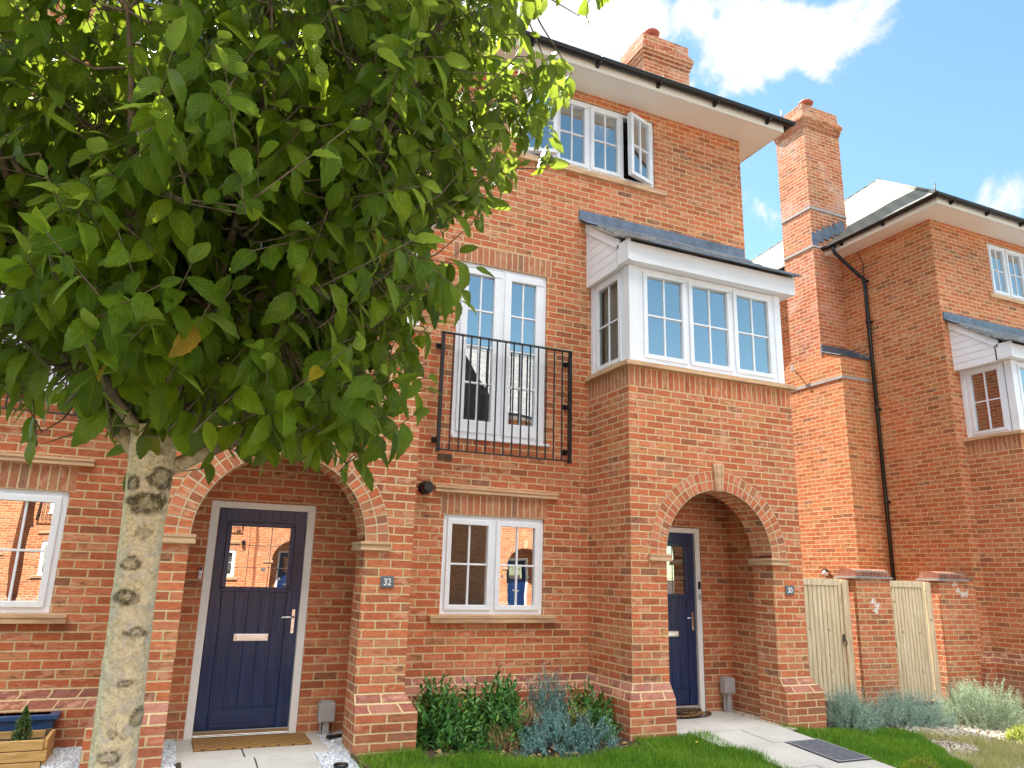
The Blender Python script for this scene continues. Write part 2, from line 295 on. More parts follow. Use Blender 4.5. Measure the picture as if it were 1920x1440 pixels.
    def build(s, name, mats, parent=None, mirror=False, bevel=0):
        me = bpy.data.meshes.new(name); vs = [(-x, y, z) for x, y, z in s.v] if mirror else s.v
        me.from_pydata(vs, [], [tuple(reversed(f)) for f in s.f] if mirror else s.f)
        for mt in (mats if isinstance(mats, (list, tuple)) else [mats]): me.materials.append(mt)
        me.polygons.foreach_set('material_index', s.m); me.polygons.foreach_set('use_smooth', s.smooth)
        ul = me.uv_layers.new(name='UVMap'); fl = []
        for uv in s.uv:
            for q in (reversed(uv) if mirror else uv): fl += [q[0], q[1]]
        ul.data.foreach_set('uv', fl)
        ob = bpy.data.objects.new(name, me); col.objects.link(ob)
        if parent is not None: ob.parent = parent
        if bevel or any(s.smooth):
            import bmesh
            bm = bmesh.new(); bm.from_mesh(me); bmesh.ops.remove_doubles(bm, verts=bm.verts, dist=1e-5); bm.to_mesh(me); bm.free()
        if bevel:
            bv = ob.modifiers.new('bevel', 'BEVEL'); bv.width = bevel; bv.segments = 2; bv.limit_method = 'ANGLE'
        return ob
def tag(o, label=None, cat=None, group=None, kind=None):
    if label: o['label'] = label
    if cat: o['category'] = cat
    if group: o['group'] = group
    if kind: o['kind'] = kind
    return o
def empty(name, loc, label, cat, group=None, rz=0):
    o = bpy.data.objects.new(name, None); col.objects.link(o); o.location = loc; o.rotation_euler.z = rz; o.empty_display_size = .3; return tag(o, label, cat, group)
def copy_tree(o, parent=None):
    c = o.copy(); col.objects.link(c); c.parent = parent
    for ch in [x for x in bpy.data.objects if x.parent == o]: copy_tree(ch, c)
    return c

# ------------------------------------------------------------------ the house
WT = 7.85; P = .895; W = 2.329; PL = -2.353; PR = 2.55; OP0, OP1 = .4425, 1.8865
AC, AR, AZ = (OP0+OP1)/2, (OP1-OP0)/2, 1.80     # arch centre x, radius, springing
DEPTH = 9.3; OH = .45
def rect_reveal(mb, x0, x1, z0, z1, y0, y1, mat=0):
    mb.face([(x0, y0, z0), (x0, y1, z0), (x0, y1, z1), (x0, y0, z1)], mat); mb.face([(x1, y1, z0), (x1, y0, z0), (x1, y0, z1), (x1, y1, z1)], mat)
    mb.face([(x0, y0, z1), (x0, y1, z1), (x1, y1, z1), (x1, y0, z1)], mat); mb.face([(x0, y1, z0), (x0, y0, z0), (x1, y0, z0), (x1, y1, z0)], mat)
def window(house, mirror, name, T, w, h, lights, rows, cols, door=False, opens={}, backing='room', room=1.2, glass='glass', label=None, seams=None):
    """T maps local (x along, y inwards, z up) to house coordinates"""
    fr = .055; mb = MB(); mb.M = T; d0, d1 = 0, .07
    mb.box(0, w, d0, d1, 0, fr); mb.box(0, w, d0, d1, h-fr, h); mb.box(0, fr, d0, d1, fr, h-fr); mb.box(w-fr, w, d0, d1, fr, h-fr)
    e = seams or [i*w/lights for i in range(lights+1)]
    for x in e[1:-1]: mb.box(x-.028, x+.028, d0, d1, fr, h-fr)
    fo = mb.build(name, M['upvc'], house, mirror, bevel=.004)
    if label: fo['label'] = label
    for i in range(lights):
        a = e[i]+(fr-.006 if i == 0 else .024); b = e[i+1]-(fr-.006 if i == lights-1 else .024); z0, z1 = fr-.006, h-fr+.006
        TT = T
        if i in opens:
            hx, ang = opens[i]; px = a if hx == 'l' else b
            TT = T @ Matrix.Translation((px, -.02, 0)) @ Matrix.Rotation(-R(ang) if hx == 'l' else R(ang), 4, 'Z') @ Matrix.Translation((-px, .0, 0))
        s = MB(); s.M = TT; sw = .085 if door else .050; y0, y1 = -.018, .05; bot = .14 if door else sw
        s.box(a, b, y0, y1, z0, z0+bot); s.box(a, b, y0, y1, z1-sw, z1); s.box(a, a+sw, y0, y1, z0+bot, z1-sw); s.box(b-sw, b, y0, y1, z0+bot, z1-sw)
        ga, gb, g0, g1 = a+sw, b-sw, z0+bot, z1-sw; bw = .010
        for k in range(1, cols): x = ga+(gb-ga)*k/cols; s.box(x-bw, x+bw, .002, .034, g0, g1)
        for k in range(1, rows): z = g0+(g1-g0)*k/rows; s.box(ga, gb, .000, .036, z-bw, z+bw)
        s.build('sash', M['upvc'], fo, mirror, bevel=.004)
        g = MB(); g.M = TT; g.face([(ga-.01, .018, g0-.01), (gb+.01, .018, g0-.01), (gb+.01, .018, g1+.01), (ga-.01, .018, g1+.01)]); g.build('pane', M[glass], fo, mirror)
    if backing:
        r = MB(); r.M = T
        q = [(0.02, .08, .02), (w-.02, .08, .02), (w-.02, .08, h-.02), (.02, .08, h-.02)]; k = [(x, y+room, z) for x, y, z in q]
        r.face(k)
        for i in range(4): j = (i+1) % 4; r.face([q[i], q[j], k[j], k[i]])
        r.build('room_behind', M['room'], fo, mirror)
        if backing == 'blind':
            r = MB(); r.M = T; r.box(w*.08, w*.55, .10, .115, .05, h-.05); r.build('blind', M['blind'], fo, mirror)
        if backing == 'curtain':
            r = MB(); r.M = T; n = 26
            for (c0, c1) in ((.06, w*.30), (w*.72, w-.06), (w*.46, w*.56)):
                pts = [(c0+(c1-c0)*i/n, .13+.025*math.sin(i*1.7)+.01*math.sin(i*3.1)) for i in range(n+1)]
                for i in range(n): r.face([(*pts[i], .04), (*pts[i+1], .04), (*pts[i+1], h-.05), (*pts[i], h-.05)], smooth=True)
            r.build('curtain', M['curtain'], fo, mirror)
    return fo
def sweep(mb, path, prof, mats, close_ends=True):
    """outline prof=[(out, z)..] along a plan path whose outer side is on its right"""
    pts = [Vector((*p, 0)) for p in path]; nr = []
    dirs = [(pts[i+1]-pts[i]).normalized() for i in range(len(pts)-1)]
    rn = [Vector((d.y, -d.x, 0)) for d in dirs]
    for i in range(len(pts)):
        if i == 0: nr.append(rn[0])
        elif i == len(pts)-1: nr.append(rn[-1])
        else: b = (rn[i-1]+rn[i]); nr.append(b/(b.dot(rn[i])))
    s = 0
    for i in range(len(pts)-1):
        L = (pts[i+1]-pts[i]).length
        for j in range(len(prof)-1):
            (o0, z0), (o1, z1) = prof[j], prof[j+1]
            q = [pts[i]+nr[i]*o0+Vector((0, 0, z0)), pts[i+1]+nr[i+1]*o0+Vector((0, 0, z0)), pts[i+1]+nr[i+1]*o1+Vector((0, 0, z1)), pts[i]+nr[i]*o1+Vector((0, 0, z1))]
            mb.face([tuple(v) for v in q], mats[j], uv=[(s, z0), (s+L, z0), (s+L, z1), (s, z1)] if z0 != z1 else None)
        s += L
    if close_ends:
        for i, dn in ((0, 1), (-1, -1)):
            q = [tuple(pts[i]+nr[i]*o+Vector((0, 0, z))) for o, z in prof]+[tuple(pts[i]+Vector((0, 0, prof[-1][1]))), tuple(pts[i]+Vector((0, 0, prof[0][1])))]
            mb.face(q if dn == 1 else q[::-1], mats[0])
def digits(txt, size, loc, mat, parent, mirror=False):
    cu = bpy.data.curves.new('digits', 'FONT'); cu.body = txt; cu.size = size; cu.extrude = .0015; cu.offset = .0008; cu.align_x = 'CENTER'; cu.align_y = 'CENTER'
    tmp = bpy.data.objects.new('tmp', cu); me = bpy.data.meshes.new_from_object(tmp); bpy.data.objects.remove(tmp)
    me.transform(Matrix.Translation(loc) @ Matrix.Rotation(R(90), 4, 'X') @ Matrix.Scale(.85, 4, (1, 0, 0)))
    me.materials.clear(); me.materials.append(mat); ob = bpy.data.objects.new('house_number', me); col.objects.link(ob); ob.parent = parent; return ob

def build_house(loc, label, end=True, mirror=False, num=None, group='red brick houses', paleroof=False, side='brick'):
    H = empty('terraced_house', loc, label, 'house', group)
    K = lambda mb, name, mats, bevel=0, parent=None: mb.build(name, mats, parent or H, mirror, bevel)
    PRr = PR if end else W
    gw = (-1.763, -.571, 1.125, 2.158); fd = (-1.726, -.5785, 3.02, 5.089); tw = (-1.0, 1.045, 6.687, 7.72); dr = (.61, 1.58, -.4, 2.16); byh = (.15, 2.15, 3.95, 5.0)
    # --- brick walls
    mb = MB()
    holes = [gw, fd, tw, dr, byh]
    regs = [(-1.80, -.535, 2.158, 2.383, 1), (-1.80, -.50, 5.089, 5.314, 1)]
    mb.panel(lambda u, v: (u, 0, v), PL, PRr, -.4, WT, holes, regs)
    for h in (gw, fd, tw): rect_reveal(mb, *h, 0, .1)
    if end: mb.box(PL, PRr, 0, DEPTH, -.4, WT, 0 if side == 'brick' else 2, skip='fut')
    else: rw = MB(); rw.box(PL, PRr, DEPTH-.3, DEPTH, -.4, WT); K(rw, 'rear_wall', M['brick'])
    # porch: side walls, front spandrel, barrel soffit, inner walls, ceiling
    ztop = 3.6
    mb.panel(lambda u, v: (0, u, v), -P, 0, -.4, 3.825, (), [(-P, 0, 3.6, 3.825, 1)], flip=True)
    mb.panel(lambda u, v: (W, u, v), -P, 0, -.4, 3.825, (), [(-P, 0, 3.6, 3.825, 1)])
    RO = AR+.217; nseg = 36
    mb.panel(lambda u, v: (u, -P, v), 0, OP0, -.4, AZ); mb.panel(lambda u, v: (u, -P, v), OP1, W, -.4, AZ)
    mb.panel(lambda u, v: (u, -P, v), 0, W, AZ+RO+.0, 3.825, (), [(0, W, 3.6, 3.825, 1)])
    def rim(a):
        c, s_ = math.cos(a), math.sin(a); return (AC+RO*c, AZ+RO*s_)
    for k in range(nseg):
        a0, a1 = math.pi*k/nseg, math.pi*(k+1)/nseg; p0, p1 = rim(a0), rim(a1)
        mb.face([(p1[0], -P, p1[1]), (p0[0], -P, p0[1]), (p0[0], -P, AZ+RO), (p1[0], -P, AZ+RO)])
    mb.panel(lambda u, v: (u, -P, v), 0, AC-RO, AZ, AZ+RO); mb.panel(lambda u, v: (u, -P, v), AC+RO, W, AZ, AZ+RO)
    th = .3275; yb = -P+th
    for x, fl in ((OP0, False), (OP1, True)): mb.panel(lambda u, v: (x, u, v), -P, yb, -.4, AZ, flip=fl)
    for k in range(nseg):
        a0, a1 = math.pi*k/nseg, math.pi*(k+1)/nseg
        q = [(AC+AR*math.cos(a), y, AZ+AR*math.sin(a)) for a in (a0, a1) for y in (-P, yb)]
        mb.face([q[0], q[1], q[3], q[2]], 0, uv=[(-P, a0*AR), (yb, a0*AR), (yb, a1*AR), (-P, a1*AR)], smooth=True)
    for k in range(nseg):   # back of the arch screen
        a0, a1 = math.pi*k/nseg, math.pi*(k+1)/nseg; p0 = (AC+AR*math.cos(a0), AZ+AR*math.sin(a0)); p1 = (AC+AR*math.cos(a1), AZ+AR*math.sin(a1))
        mb.face([(p0[0], yb, p0[1]), (p1[0], yb, p1[1]), (p1[0], yb, 2.75), (p0[0], yb, 2.75)])
    xi0, xi1 = .3275, W-.3275
    for a, b in ((xi0, OP0), (OP1, xi1)): mb.panel(lambda u, v: (u, yb, v), a, b, -.4, 2.75, flip=True)
    mb.panel(lambda u, v: (xi0, u, v), yb, 0, -.4, 2.75); mb.panel(lambda u, v: (xi1, u, v), yb, 0, -.4, 2.75, flip=True)
    K(mb, 'brick_wall', [M['brick'], M['soldier'], M['ochre']])
    c = MB(); c.face([(xi0, yb, 2.75), (xi0, 0, 2.75), (xi1, 0, 2.75), (xi1, yb, 2.75)]); K(c, 'porch_ceiling', M['white'])
    # arch ring: two rings of headers, keystone
    a = MB(); y = -P-.004
    n = 48
    for k in range(n):
        a0, a1 = math.pi*k/n, math.pi*(k+1)/n; pr = []
        for (r, ang) in ((AR, a0), (RO, a0), (RO, a1), (AR, a1)): pr.append((AC+r*math.cos(ang), y, AZ+r*math.sin(ang)))
        v0, v1 = a0*(AR+.11), a1*(AR+.11)
        a.face([pr[0], pr[3], pr[2], pr[1]][::-1], 0, uv=[(0, v0), (0, v1), (.216, v1), (.216, v0)][::-1])
        a.face([pr[0], (pr[0][0], -P, pr[0][2]), (pr[3][0], -P, pr[3][2]), pr[3]][::-1], 0)
    K(a, 'arch_ring', M['arch'])
    ks = MB(); ks.prism([(AC-.045, AZ+AR-.012), (AC+.045, AZ+AR-.012), (AC+.075, AZ+RO+.075), (AC-.075, AZ+RO+.075)], 'y', -P-.035, -P+.05)
    for x in (-.022, .022): ks.prism([(AC+x-.006, AZ+AR), (AC+x+.006, AZ+AR), (AC+x*1.6+.006, AZ+RO+.07), (AC+x*1.6-.006, AZ+RO+.07)], 'y', -P-.043, -P-.034)
    K(ks, 'keystone', M['stone'], .003)
    for s0, s1 in ((AC-RO-.01, OP0+.045), (OP1-.045, AC+RO+.01)):
        im = MB(); im.box(s0, s1, -P-.045, yb+.03, 1.725, 1.752); im.box(s0+.004, s1-.004, -P-.035, yb+.02, 1.752, 1.776); im.box(s0, s1, -P-.045, yb+.03, 1.776, 1.80); K(im, 'impost', M['stone'], .003)
    # plinth
    pr = [(.1, -.4), (.1, .375), (0.004, .525)]
    pl = MB(); sweep(pl, [(PL+.1 if not mirror else PL, 0), (0, 0), (0, -P), (OP0, -P)], pr, [1, 0]); K(pl, 'plinth', [M['plinth'], M['base']]); pl = MB()
    pl2 = [(OP1, -P), (W, -P), (W, 0)]+([(PR, 0), (PR, 9.0)] if end else [])
    if not end: pl2 = [(OP1, -P), (W, -P), (W, -.0)]
    sweep(pl, pl2, pr, [1, 0]); K(pl, 'plinth', [M['plinth'], M['base']])
    # --- stonework
    for nm, (x0, x1, z0, z1, pj) in {'window_sill': (-1.88, -.43, 1.045, 1.122, .055), 'string_course': (-1.885, -.41, 2.386, 2.452, .05)}.items():
        s = MB(); h = (z1-z0); s.box(x0, x1, -pj, .06, z0, z0+h*.36); s.box(x0+.006, x1-.006, -pj+.012, .06, z0+h*.36, z0+h*.62); s.box(x0, x1, -pj, .06, z0+h*.62, z1); K(s, nm, M['stone'], .003)
    s = MB(); s.box(-1.14, 1.20, -.05, .06, 6.60, 6.662); s.box(-1.13, 1.19, -.035, .06, 6.662, 6.682); K(s, 'window_sill', M['stone'], .004)
    # --- windows
    T = lambda x, z, y=.025: Matrix.Translation((x, y, z))
    window(H, mirror, 'window', T(gw[0]+.004, gw[2]), gw[1]-gw[0]-.008, gw[3]-gw[2], 2, 2, 2)
    window(H, mirror, 'french_door', T(fd[0]+.004, fd[2]), fd[1]-fd[0]-.008, fd[3]-fd[2], 2, 4, 2, door=True)
    s = MB(); s.box(fd[0], fd[1]+.05, -.03, .03, 2.985, 3.018); K(s, 'door_sill', M['upvc'], .004)
    if mirror: window(H, mirror, 'window', T(tw[0]+.004, tw[2]), tw[1]-tw[0]-.008, tw[3]-tw[2], 4, 2, 2, backing='curtain')
    else: window(H, mirror, 'window', T(tw[0]+.004, tw[2]), tw[1]-tw[0]-.008, tw[3]-tw[2], 4, 2, 2, opens={0: ('l', 18), 3: ('r', 18)})
    # --- bay: sills, corner posts, front and side lights, cheeks, fascia, roof
    s = MB(); s.box(-.055, W+.06, -P-.06, -P+.1, 3.828, 3.858); s.box(-.045, W+.05, -P-.05, -P+.1, 3.858, 3.884); s.box(-.055, -.0+.1, -P+.1, -.002, 3.828, 3.858); s.box(-.045, .1, -P+.1, -.002, 3.858, 3.884)
    s.box(W-.1, W+.06, -P+.1, -.002, 3.828, 3.858); s.box(W-.1, W+.05, -P+.1, -.002, 3.858, 3.884); K(s, 'bay_sill', M['stone'], .003)
    BX0, BX1, BY = .035, 2.275, -.875
    s = MB(); s.box(BX0, BX0+.12, BY, BY+.12, 3.884, 5.05); s.box(BX0+.115, BX0+.145, BY+.012, BY+.1, 3.884, 5.05); s.box(BX1-.10, BX1, BY, BY+.12, 3.884, 5.05); s.box(BX0, BX0+.06, -.07, 0, 3.884, 5.05); s.box(BX1-.06, BX1, -.07, 0, 3.884, 5.05)
    s.box(BX0+.14, BX1-.12, BY-.01, BY+.1, 3.884, 3.905); K(s, 'bay_post', M['upvc'], .004)
    fx0, fx1 = BX0+.147, BX1-.102
    window(H, mirror, 'bay_window', T(fx0, 3.907, BY+.012), fx1-fx0, 1.14, 3, 2, 2, room=.75)
    Ts = Matrix.Translation((BX0+.012, -.072, 3.887)) @ Matrix.Rotation(R(-90), 4, 'Z')
    window(H, mirror, 'bay_window', Ts, .66, 1.16, 1, 2, 2, backing='blind', room=.35, glass='glass' if mirror else 'glass3')
    Ts = Matrix.Translation((BX1-.012, BY+.145, 3.887)) @ Matrix.Rotation(R(90), 4, 'Z')
    window(H, mirror, 'bay_window', Ts, .66, 1.16, 1, 2, 2, room=.35)
    X0, X1, FY = -.03, 2.40, -1.0
    s = MB(); s.box(X0, X1, FY, FY+.03, 5.045, 5.275); s.box(X0, X0+.03, FY+.03, FY+.25, 5.045, 5.30); s.box(X1-.03, X1, FY+.03, FY+.25, 5.045, 5.30); s.face([(X0, FY+.03, 5.052), (X0, 0, 5.052), (X1, 0, 5.052), (X1, FY+.03, 5.052)]); K(s, 'bay_fascia', M['white'], .004)
    for x, sg in ((X0, -1), (X1, 1)):
        s = MB(); xa, xb = (x, x+.02) if sg < 0 else (x-.02, x)
        zr = lambda y: 5.93+(y)*.70
        nb = 7; z = 5.045
        for i in range(nb):        # ship-lap boards, each stepped a little
            z0, z1 = 5.045+i*.118, 5.045+(i+1)*.118-.006
            y0 = -.72; ya = max(y0, (z0-5.90)/.70); yb2 = max(y0, (z1-5.90)/.70)
            if ya > -.02: break
            s.prism([(ya, z0), (-.0, z0), (-.0, min(z1, 5.90)), (min(yb2, -.01), z1)], 'x', xa, xb)
        K(s, 'bay_cheek', M['white'])
        v = MB(); xa, xb = (x-.02, x+.015) if sg < 0 else (x-.015, x+.02)
        v.prism([(-.0, 5.93), (-.72, 5.43), (-.80, 5.375), (-.80, 5.24), (-.0, 5.80)], 'x', xa, xb); v.box(xa, xb, -1.005, -.76, 5.05, 5.31); K(v, 'verge_board', M['white'], .004)
    r = MB(); prf = [(0, 5.95), (-.70, 5.46), (-.95, 5.335), (-1.10, 5.292)]; s_ = 0
    for (ya, za), (yb3, zb) in zip(prf, prf[1:]):
        L = math.hypot(ya-yb3, za-zb); r.face([(X0-.05, yb3, zb), (X1+.06, yb3, zb), (X1+.06, ya, za), (X0-.05, ya, za)], 0, uv=[(0, s_+L), (2.5, s_+L), (2.5, s_), (0, s_)]); r.face([(X0-.05, yb3, zb-.016), (X0-.05, ya, za-.016), (X1+.06, ya, za-.016), (X1+.06, yb3, zb-.016)]); s_ += L
        for xx, fl in ((X0-.05, 0), (X1+.06, 1)): q = [(xx, ya, za), (xx, yb3, zb), (xx, yb3, zb-.016), (xx, ya, za-.016)]; r.face(q if fl else q[::-1])
    r.face([(X0-.05, -1.10, 5.276), (X1+.06, -1.10, 5.276), (X1+.06, -1.10, 5.292), (X0-.05, -1.10, 5.292)])
    for i in range(1, 6):          # slate courses: thin proud edges
        t_ = i/6; y = -.02-1.05*t_; z = np.interp(-y, [0, .7, .95, 1.10], [5.95, 5.46, 5.335, 5.292]); r.box(X0+.03, X1+.058, y-.05, y, z-.03, z+.004)
    K(r, 'bay_roof', M['slate'])
    s = MB(); s.box(X0+.2, X1+.0, -1.112, -1.103, 5.262, 5.288); K(s, 'eaves_strip', M['lead'])
    f = MB(); f.box(-.14, W+.19, -.022, -.002, 5.955, 6.10); f.prism([(-.022, 5.97), (-.17, 5.862), (-.17, 5.85), (-.0, 5.955)], 'x', -.13, W+.18); K(f, 'lead_flashing', M['lead'], .004)
    # --- door in the porch
    fr = MB(); fr.box(.612, .682, .0+.004, .09, .05, 2.155); fr.box(1.508, 1.578, .004, .09, .05, 2.155); fr.box(.682, 1.508, .004, .09, 2.095, 2.155)
    K(fr, 'door_frame', M['door_frame'], .004)
    s = MB(); s.box(.682, 1.508, -.02, .09, .05, .085); s.box(.682, 1.508, .0, .03, .09, .128); K(s, 'threshold', M['chrome'], .003)
    lf = MB(); a0, a1, b0, b1 = .69, 1.50, .13, 2.092; g0, g1, h0, h1 = .79, 1.385, 1.345, 1.955; yd = .035
    lf.box(a0, g0, yd, yd+.045, b0, b1); lf.box(g1, a1, yd, yd+.045, b0, b1); lf.box(g0, g1, yd, yd+.045, h1, b1)
    nb = 5; gx = [g0+(g1-g0)*i/nb for i in range(nb+1)]
    for i in range(nb): lf.box(gx[i]+.003, gx[i+1]-.003, yd+.003, yd+.045, .315, h0)
    lf.box(g0, g1, yd+.008, yd+.045, .30, h0); lf.box(g0+.0, g1-.0, yd+.010, yd+.045, b0, .30); lf.box(g0+.02, g1-.02, yd, yd+.03, .155, .292)
    L_ = K(lf, 'door', M['navy'], .004)
    gb = MB()
    for (u0, u1, w0, w1) in ((g0-.02, g1+.02, h1-.025, h1+.02), (g0-.02, g1+.02, h0-.02, h0+.025), (g0-.02, g0+.025, h0, h1), (g1-.025, g1+.02, h0, h1)): gb.box(u0, u1, yd-.018, yd+.01, w0, w1)
    K(gb, 'glazing_bead', M['navy'], .006, L_)
    g = MB(); g.face([(g0+.01, yd+.01, h0+.01), (g1-.01, yd+.01, h0+.01), (g1-.01, yd+.01, h1-.01), (g0+.01, yd+.01, h1-.01)]); K(g, 'pane', M['glass2'], 0, L_)
    g = MB()
    for k in (1, 2): x = g0+(g1-g0)*k/3; g.box(x-.0025, x+.0025, yd+.004, yd+.009, h0, h1); z = h0+(h1-h0)*k/3; g.box(g0, g1, yd+.0035, yd+.0095, z-.0025, z+.0025)
    K(g, 'lead_bar', M['grey_band'], 0, L_)
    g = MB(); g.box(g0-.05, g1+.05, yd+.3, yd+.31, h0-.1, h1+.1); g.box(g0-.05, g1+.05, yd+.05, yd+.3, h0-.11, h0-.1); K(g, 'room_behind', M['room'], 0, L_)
    g = MB(); g.box(.935, 1.245, yd-.012, yd, .885, .95); g.box(.955, 1.225, yd-.02, yd-.012, .895, .94); K(g, 'letter_plate', M['chrome'], .004, L_)
    g = MB(); g.box(1.442, 1.472, yd-.012, yd, .95, 1.17); g.tube([(1.457, yd-.005, 1.10), (1.457, yd-.055, 1.10)], .011, 8); g.tube([(1.46, yd-.055, 1.10), (1.40, yd-.058, 1.10), (1.34, yd-.05, 1.097)], .010, 8); g.tube([(1.457, yd-.02, .985), (1.457, yd, .985)], .012, 8); K(g, 'door_handle', M['chrome'], .002, L_)
    # --- juliet balcony
    jx0, jx1, jy, jz0, jz1 = -1.905, -.31, -.11, 2.82, 4.145
    b = MB(); b.box(jx0-.02, jx1+.02, jy-.03, jy+.02, jz1-.012, jz1); J = K(b, 'balcony_rail', M['iron'])
    b = MB(); b.box(jx0-.02, jx1+.02, jy-.02, jy+.018, jz0, jz0+.012); K(b, 'bottom_rail', M['iron'], 0, J)
    for i in range(14):
        x = jx0+.115+(jx1-jx0-.23)*i/13+.01; s = MB(); s.box(x-.007, x+.007, jy-.007, jy+.007, jz0+.012, jz1-.012); K(s, 'baluster', M['iron'], 0, J)
    for x in (jx0, jx1):
        s = MB(); s.box(x-.017, x+.017, jy-.02, jy+.02, jz0-.02, jz1-.012); s.box(x-.006, x+.006, jy+.02, jy+.05, jz0+.1, jz1-.1); K(s, 'balcony_post', M['iron'], 0, J)
        for z in (jz0+.12, (jz0+jz1)/2, jz1-.14):
            if z == (jz0+jz1)/2 and x == jx0: continue
            s = MB(); s.box(x-.012, x+.012, jy+.02, -.001, z-.02, z+.02); s.box(x-.045, x+.02, -.012, -.001, z-.03, z+.03); K(s, 'bracket', M['iron'], 0, J)
    # --- fittings
    s = MB(); s.tube([(-1.995, .0, 2.415), (-1.995, -.03, 2.415)], .072, 24); s.tube([(-1.995, -.03, 2.415), (-1.995, -.13, 2.415)], .062, 24); s.tube([(-1.995, -.13, 2.415), (-1.995, -.16, 2.415)], [.064, .05], 24); K(s, 'flue', M['black'])
    s = MB(); s.box(-1.87, -1.70, -.006, .02, 2.725, 2.80)
    for k in range(6): s.box(-1.862, -1.708, -.012, -.006, 2.731+k*.0115, 2.737+k*.0115)
    K(s, 'air_vent', M['darkwood'])
    if num:
        s = MB(); s.box(2.05, 2.17, -P-.014, -P-.001, 1.405, 1.505); q = K(s, 'number_plate', M['plate'], .002); digits(num, .085, (2.11, -P-.0155, 1.452), M['digit'], q)
        if num == '32': s = MB(); s.box(.565, .597, -.022, -.001, 1.44, 1.545); q = K(s, 'doorbell', M['white'], .004); s = MB(); s.box(.568, .594, -.026, -.021, 1.512, 1.542); K(s, 'camera_lens', M['black'], 0, q); s = MB(); s.tube([(.581, -.022, 1.475), (.581, -.027, 1.475)], .009, 12); K(s, 'button', M['meter'], 0, q)
        else: s = MB(); s.box(1.53, 1.556, -.018, .004, 1.43, 1.52); q = K(s, 'doorbell', M['black'], .004); s = MB(); s.box(1.534, 1.554, -.012, .004, 1.31, 1.37); K(s, 'bell_button', M['meter'], .002)
    # --- eaves, gutter, roof
    xl, xr = (PL, PR+OH-.05) if end else (PL, W)
    ys = -OH; ze = WT
    s = MB()
    s.face([(xl, ys, ze), (xl, 0, ze), (PRr, 0, ze), (xr, ys, ze)])
    if end: s.face([(PRr, 0, ze), (PRr, DEPTH, ze), (xr, DEPTH+OH, ze), (xr, ys, ze)]); s.face([(PRr, DEPTH, ze), (xl, DEPTH, ze), (xl, DEPTH+OH, ze), (xr, DEPTH+OH, ze)])
    K(s, 'soffit', M['cream'])
    s = MB(); s.box(xl, xr, ys-.02, ys, ze-.012, ze+.16)
    if end: s.box(xr, xr+.02, ys-.02, DEPTH+OH, ze-.012, ze+.16)
    K(s, 'fascia', M['cream'], .003)
    def gutter(path):
        g = MB(); n = 8; prof = [(.062*math.cos(math.pi+math.pi*k/n)+.065, .062*math.sin(math.pi+math.pi*k/n)) for k in range(n+1)]
        prof = [(o_, z_) for o_, z_ in prof]; prof += [(o_*.9+.006, z_*.88) for o_, z_ in reversed(prof)]
        sweep(g, path, [(o_, z_+ze+.125) for o_, z_ in prof], [0]*len(prof)); return g
    gp = [(xl, ys-.02), (xr+.02, ys-.02)]+([(xr+.02, 4.2 if not mirror else 1.97)] if end else [])
    G = K(gutter(gp), 'gutter', M['black'])
    x = xl+.35
    while x < xr:
        s = MB(); s.prism([(ys-.02, ze+.03), (ys-.02, ze+.10), (ys-.15, ze+.10), (ys-.11, ze+.05)], 'x', x-.02, x+.02); s.tube([(x, ys-.085+.066*math.cos(a_), ze+.125+.066*math.sin(a_)) for a_ in [math.pi+i*math.pi/8 for i in range(9)]], .006, 6); K(s, 'gutter_bracket', M['black'], 0, G); x += .93
    if end:
        y = .6
        while y < 4:
            if not mirror or y < 1.6:
                s = MB(); s.prism([(xr+.02, ze+.03), (xr+.02, ze+.10), (xr+.15, ze+.10), (xr+.11, ze+.05)], 'y', y-.02, y+.02); K(s, 'gutter_bracket', M['black'], 0, G)
            y += .95
    if end and mirror:
        G2 = K(gutter([(xr+.02, 2.95), (xr+.02, DEPTH)]), 'gutter', M['black'])
    rm = M['paleslate'] if paleroof else M['slate']
    r = MB(); z0 = ze+.165; pt = math.tan(R(39)); y0, y1 = ys-.06, DEPTH+OH+.06; ym = (y0+y1)/2; zr_ = z0+(ym-y0)*pt
    if end:
        xe = xr+.06; xa = xe-(ym-y0); Ls = math.hypot(ym-y0, zr_-z0)
        r.face([(xl, y0, z0), (xe, y0, z0), (xa, ym, zr_), (xl, ym, zr_)], 0, uv=[(xl, 0), (xe, 0), (xa, Ls), (xl, Ls)])
        r.face([(xe, y0, z0), (xe, y1, z0), (xa, ym, zr_)], 0, uv=[(y0, 0), (y1, 0), (ym, Ls)])
        r.face([(xe, y1, z0), (xl, y1, z0), (xl, ym, zr_), (xa, ym, zr_)], 0, uv=[(xe, 0), (xl, 0), (xl, Ls), (xa, Ls)])
    else:
        Ls = math.hypot(ym-y0, zr_-z0); xa = xr
        r.face([(xl, y0, z0), (xr, y0, z0), (xr, ym, zr_), (xl, ym, zr_)], 0, uv=[(xl, 0), (xr, 0), (xr, Ls), (xl, Ls)])
        r.face([(xr, y1, z0), (xl, y1, z0), (xl, ym, zr_), (xr, ym, zr_)], 0, uv=[(xr, 0), (xl, 0), (xl, Ls), (xr, Ls)])
    r.face([(xl, y0, z0-.01), (xl, y1, z0-.01), (xr+.05 if end else xr, y1, z0-.01), (xr+.05 if end else xr, y0, z0-.01)])
    RF = K(r, 'roof', rm)
    s = MB(); s.tube([(xl, ym, zr_-.01), (xa, ym, zr_-.01)], .06, 8)
    if end: s.tube([(xa, ym, zr_-.02), (xe, y0, z0-.02)], .045, 8); s.tube([(xa, ym, zr_-.02), (xe, y1, z0-.02)], .045, 8); s.tube([(xe-.05, y0+.05, z0), (xe-.05, y0+.05, z0+.2)], .012, 6)
    K(s, 'ridge_tiles', M['paleslate'] if paleroof else M['slate'], 0, RF)
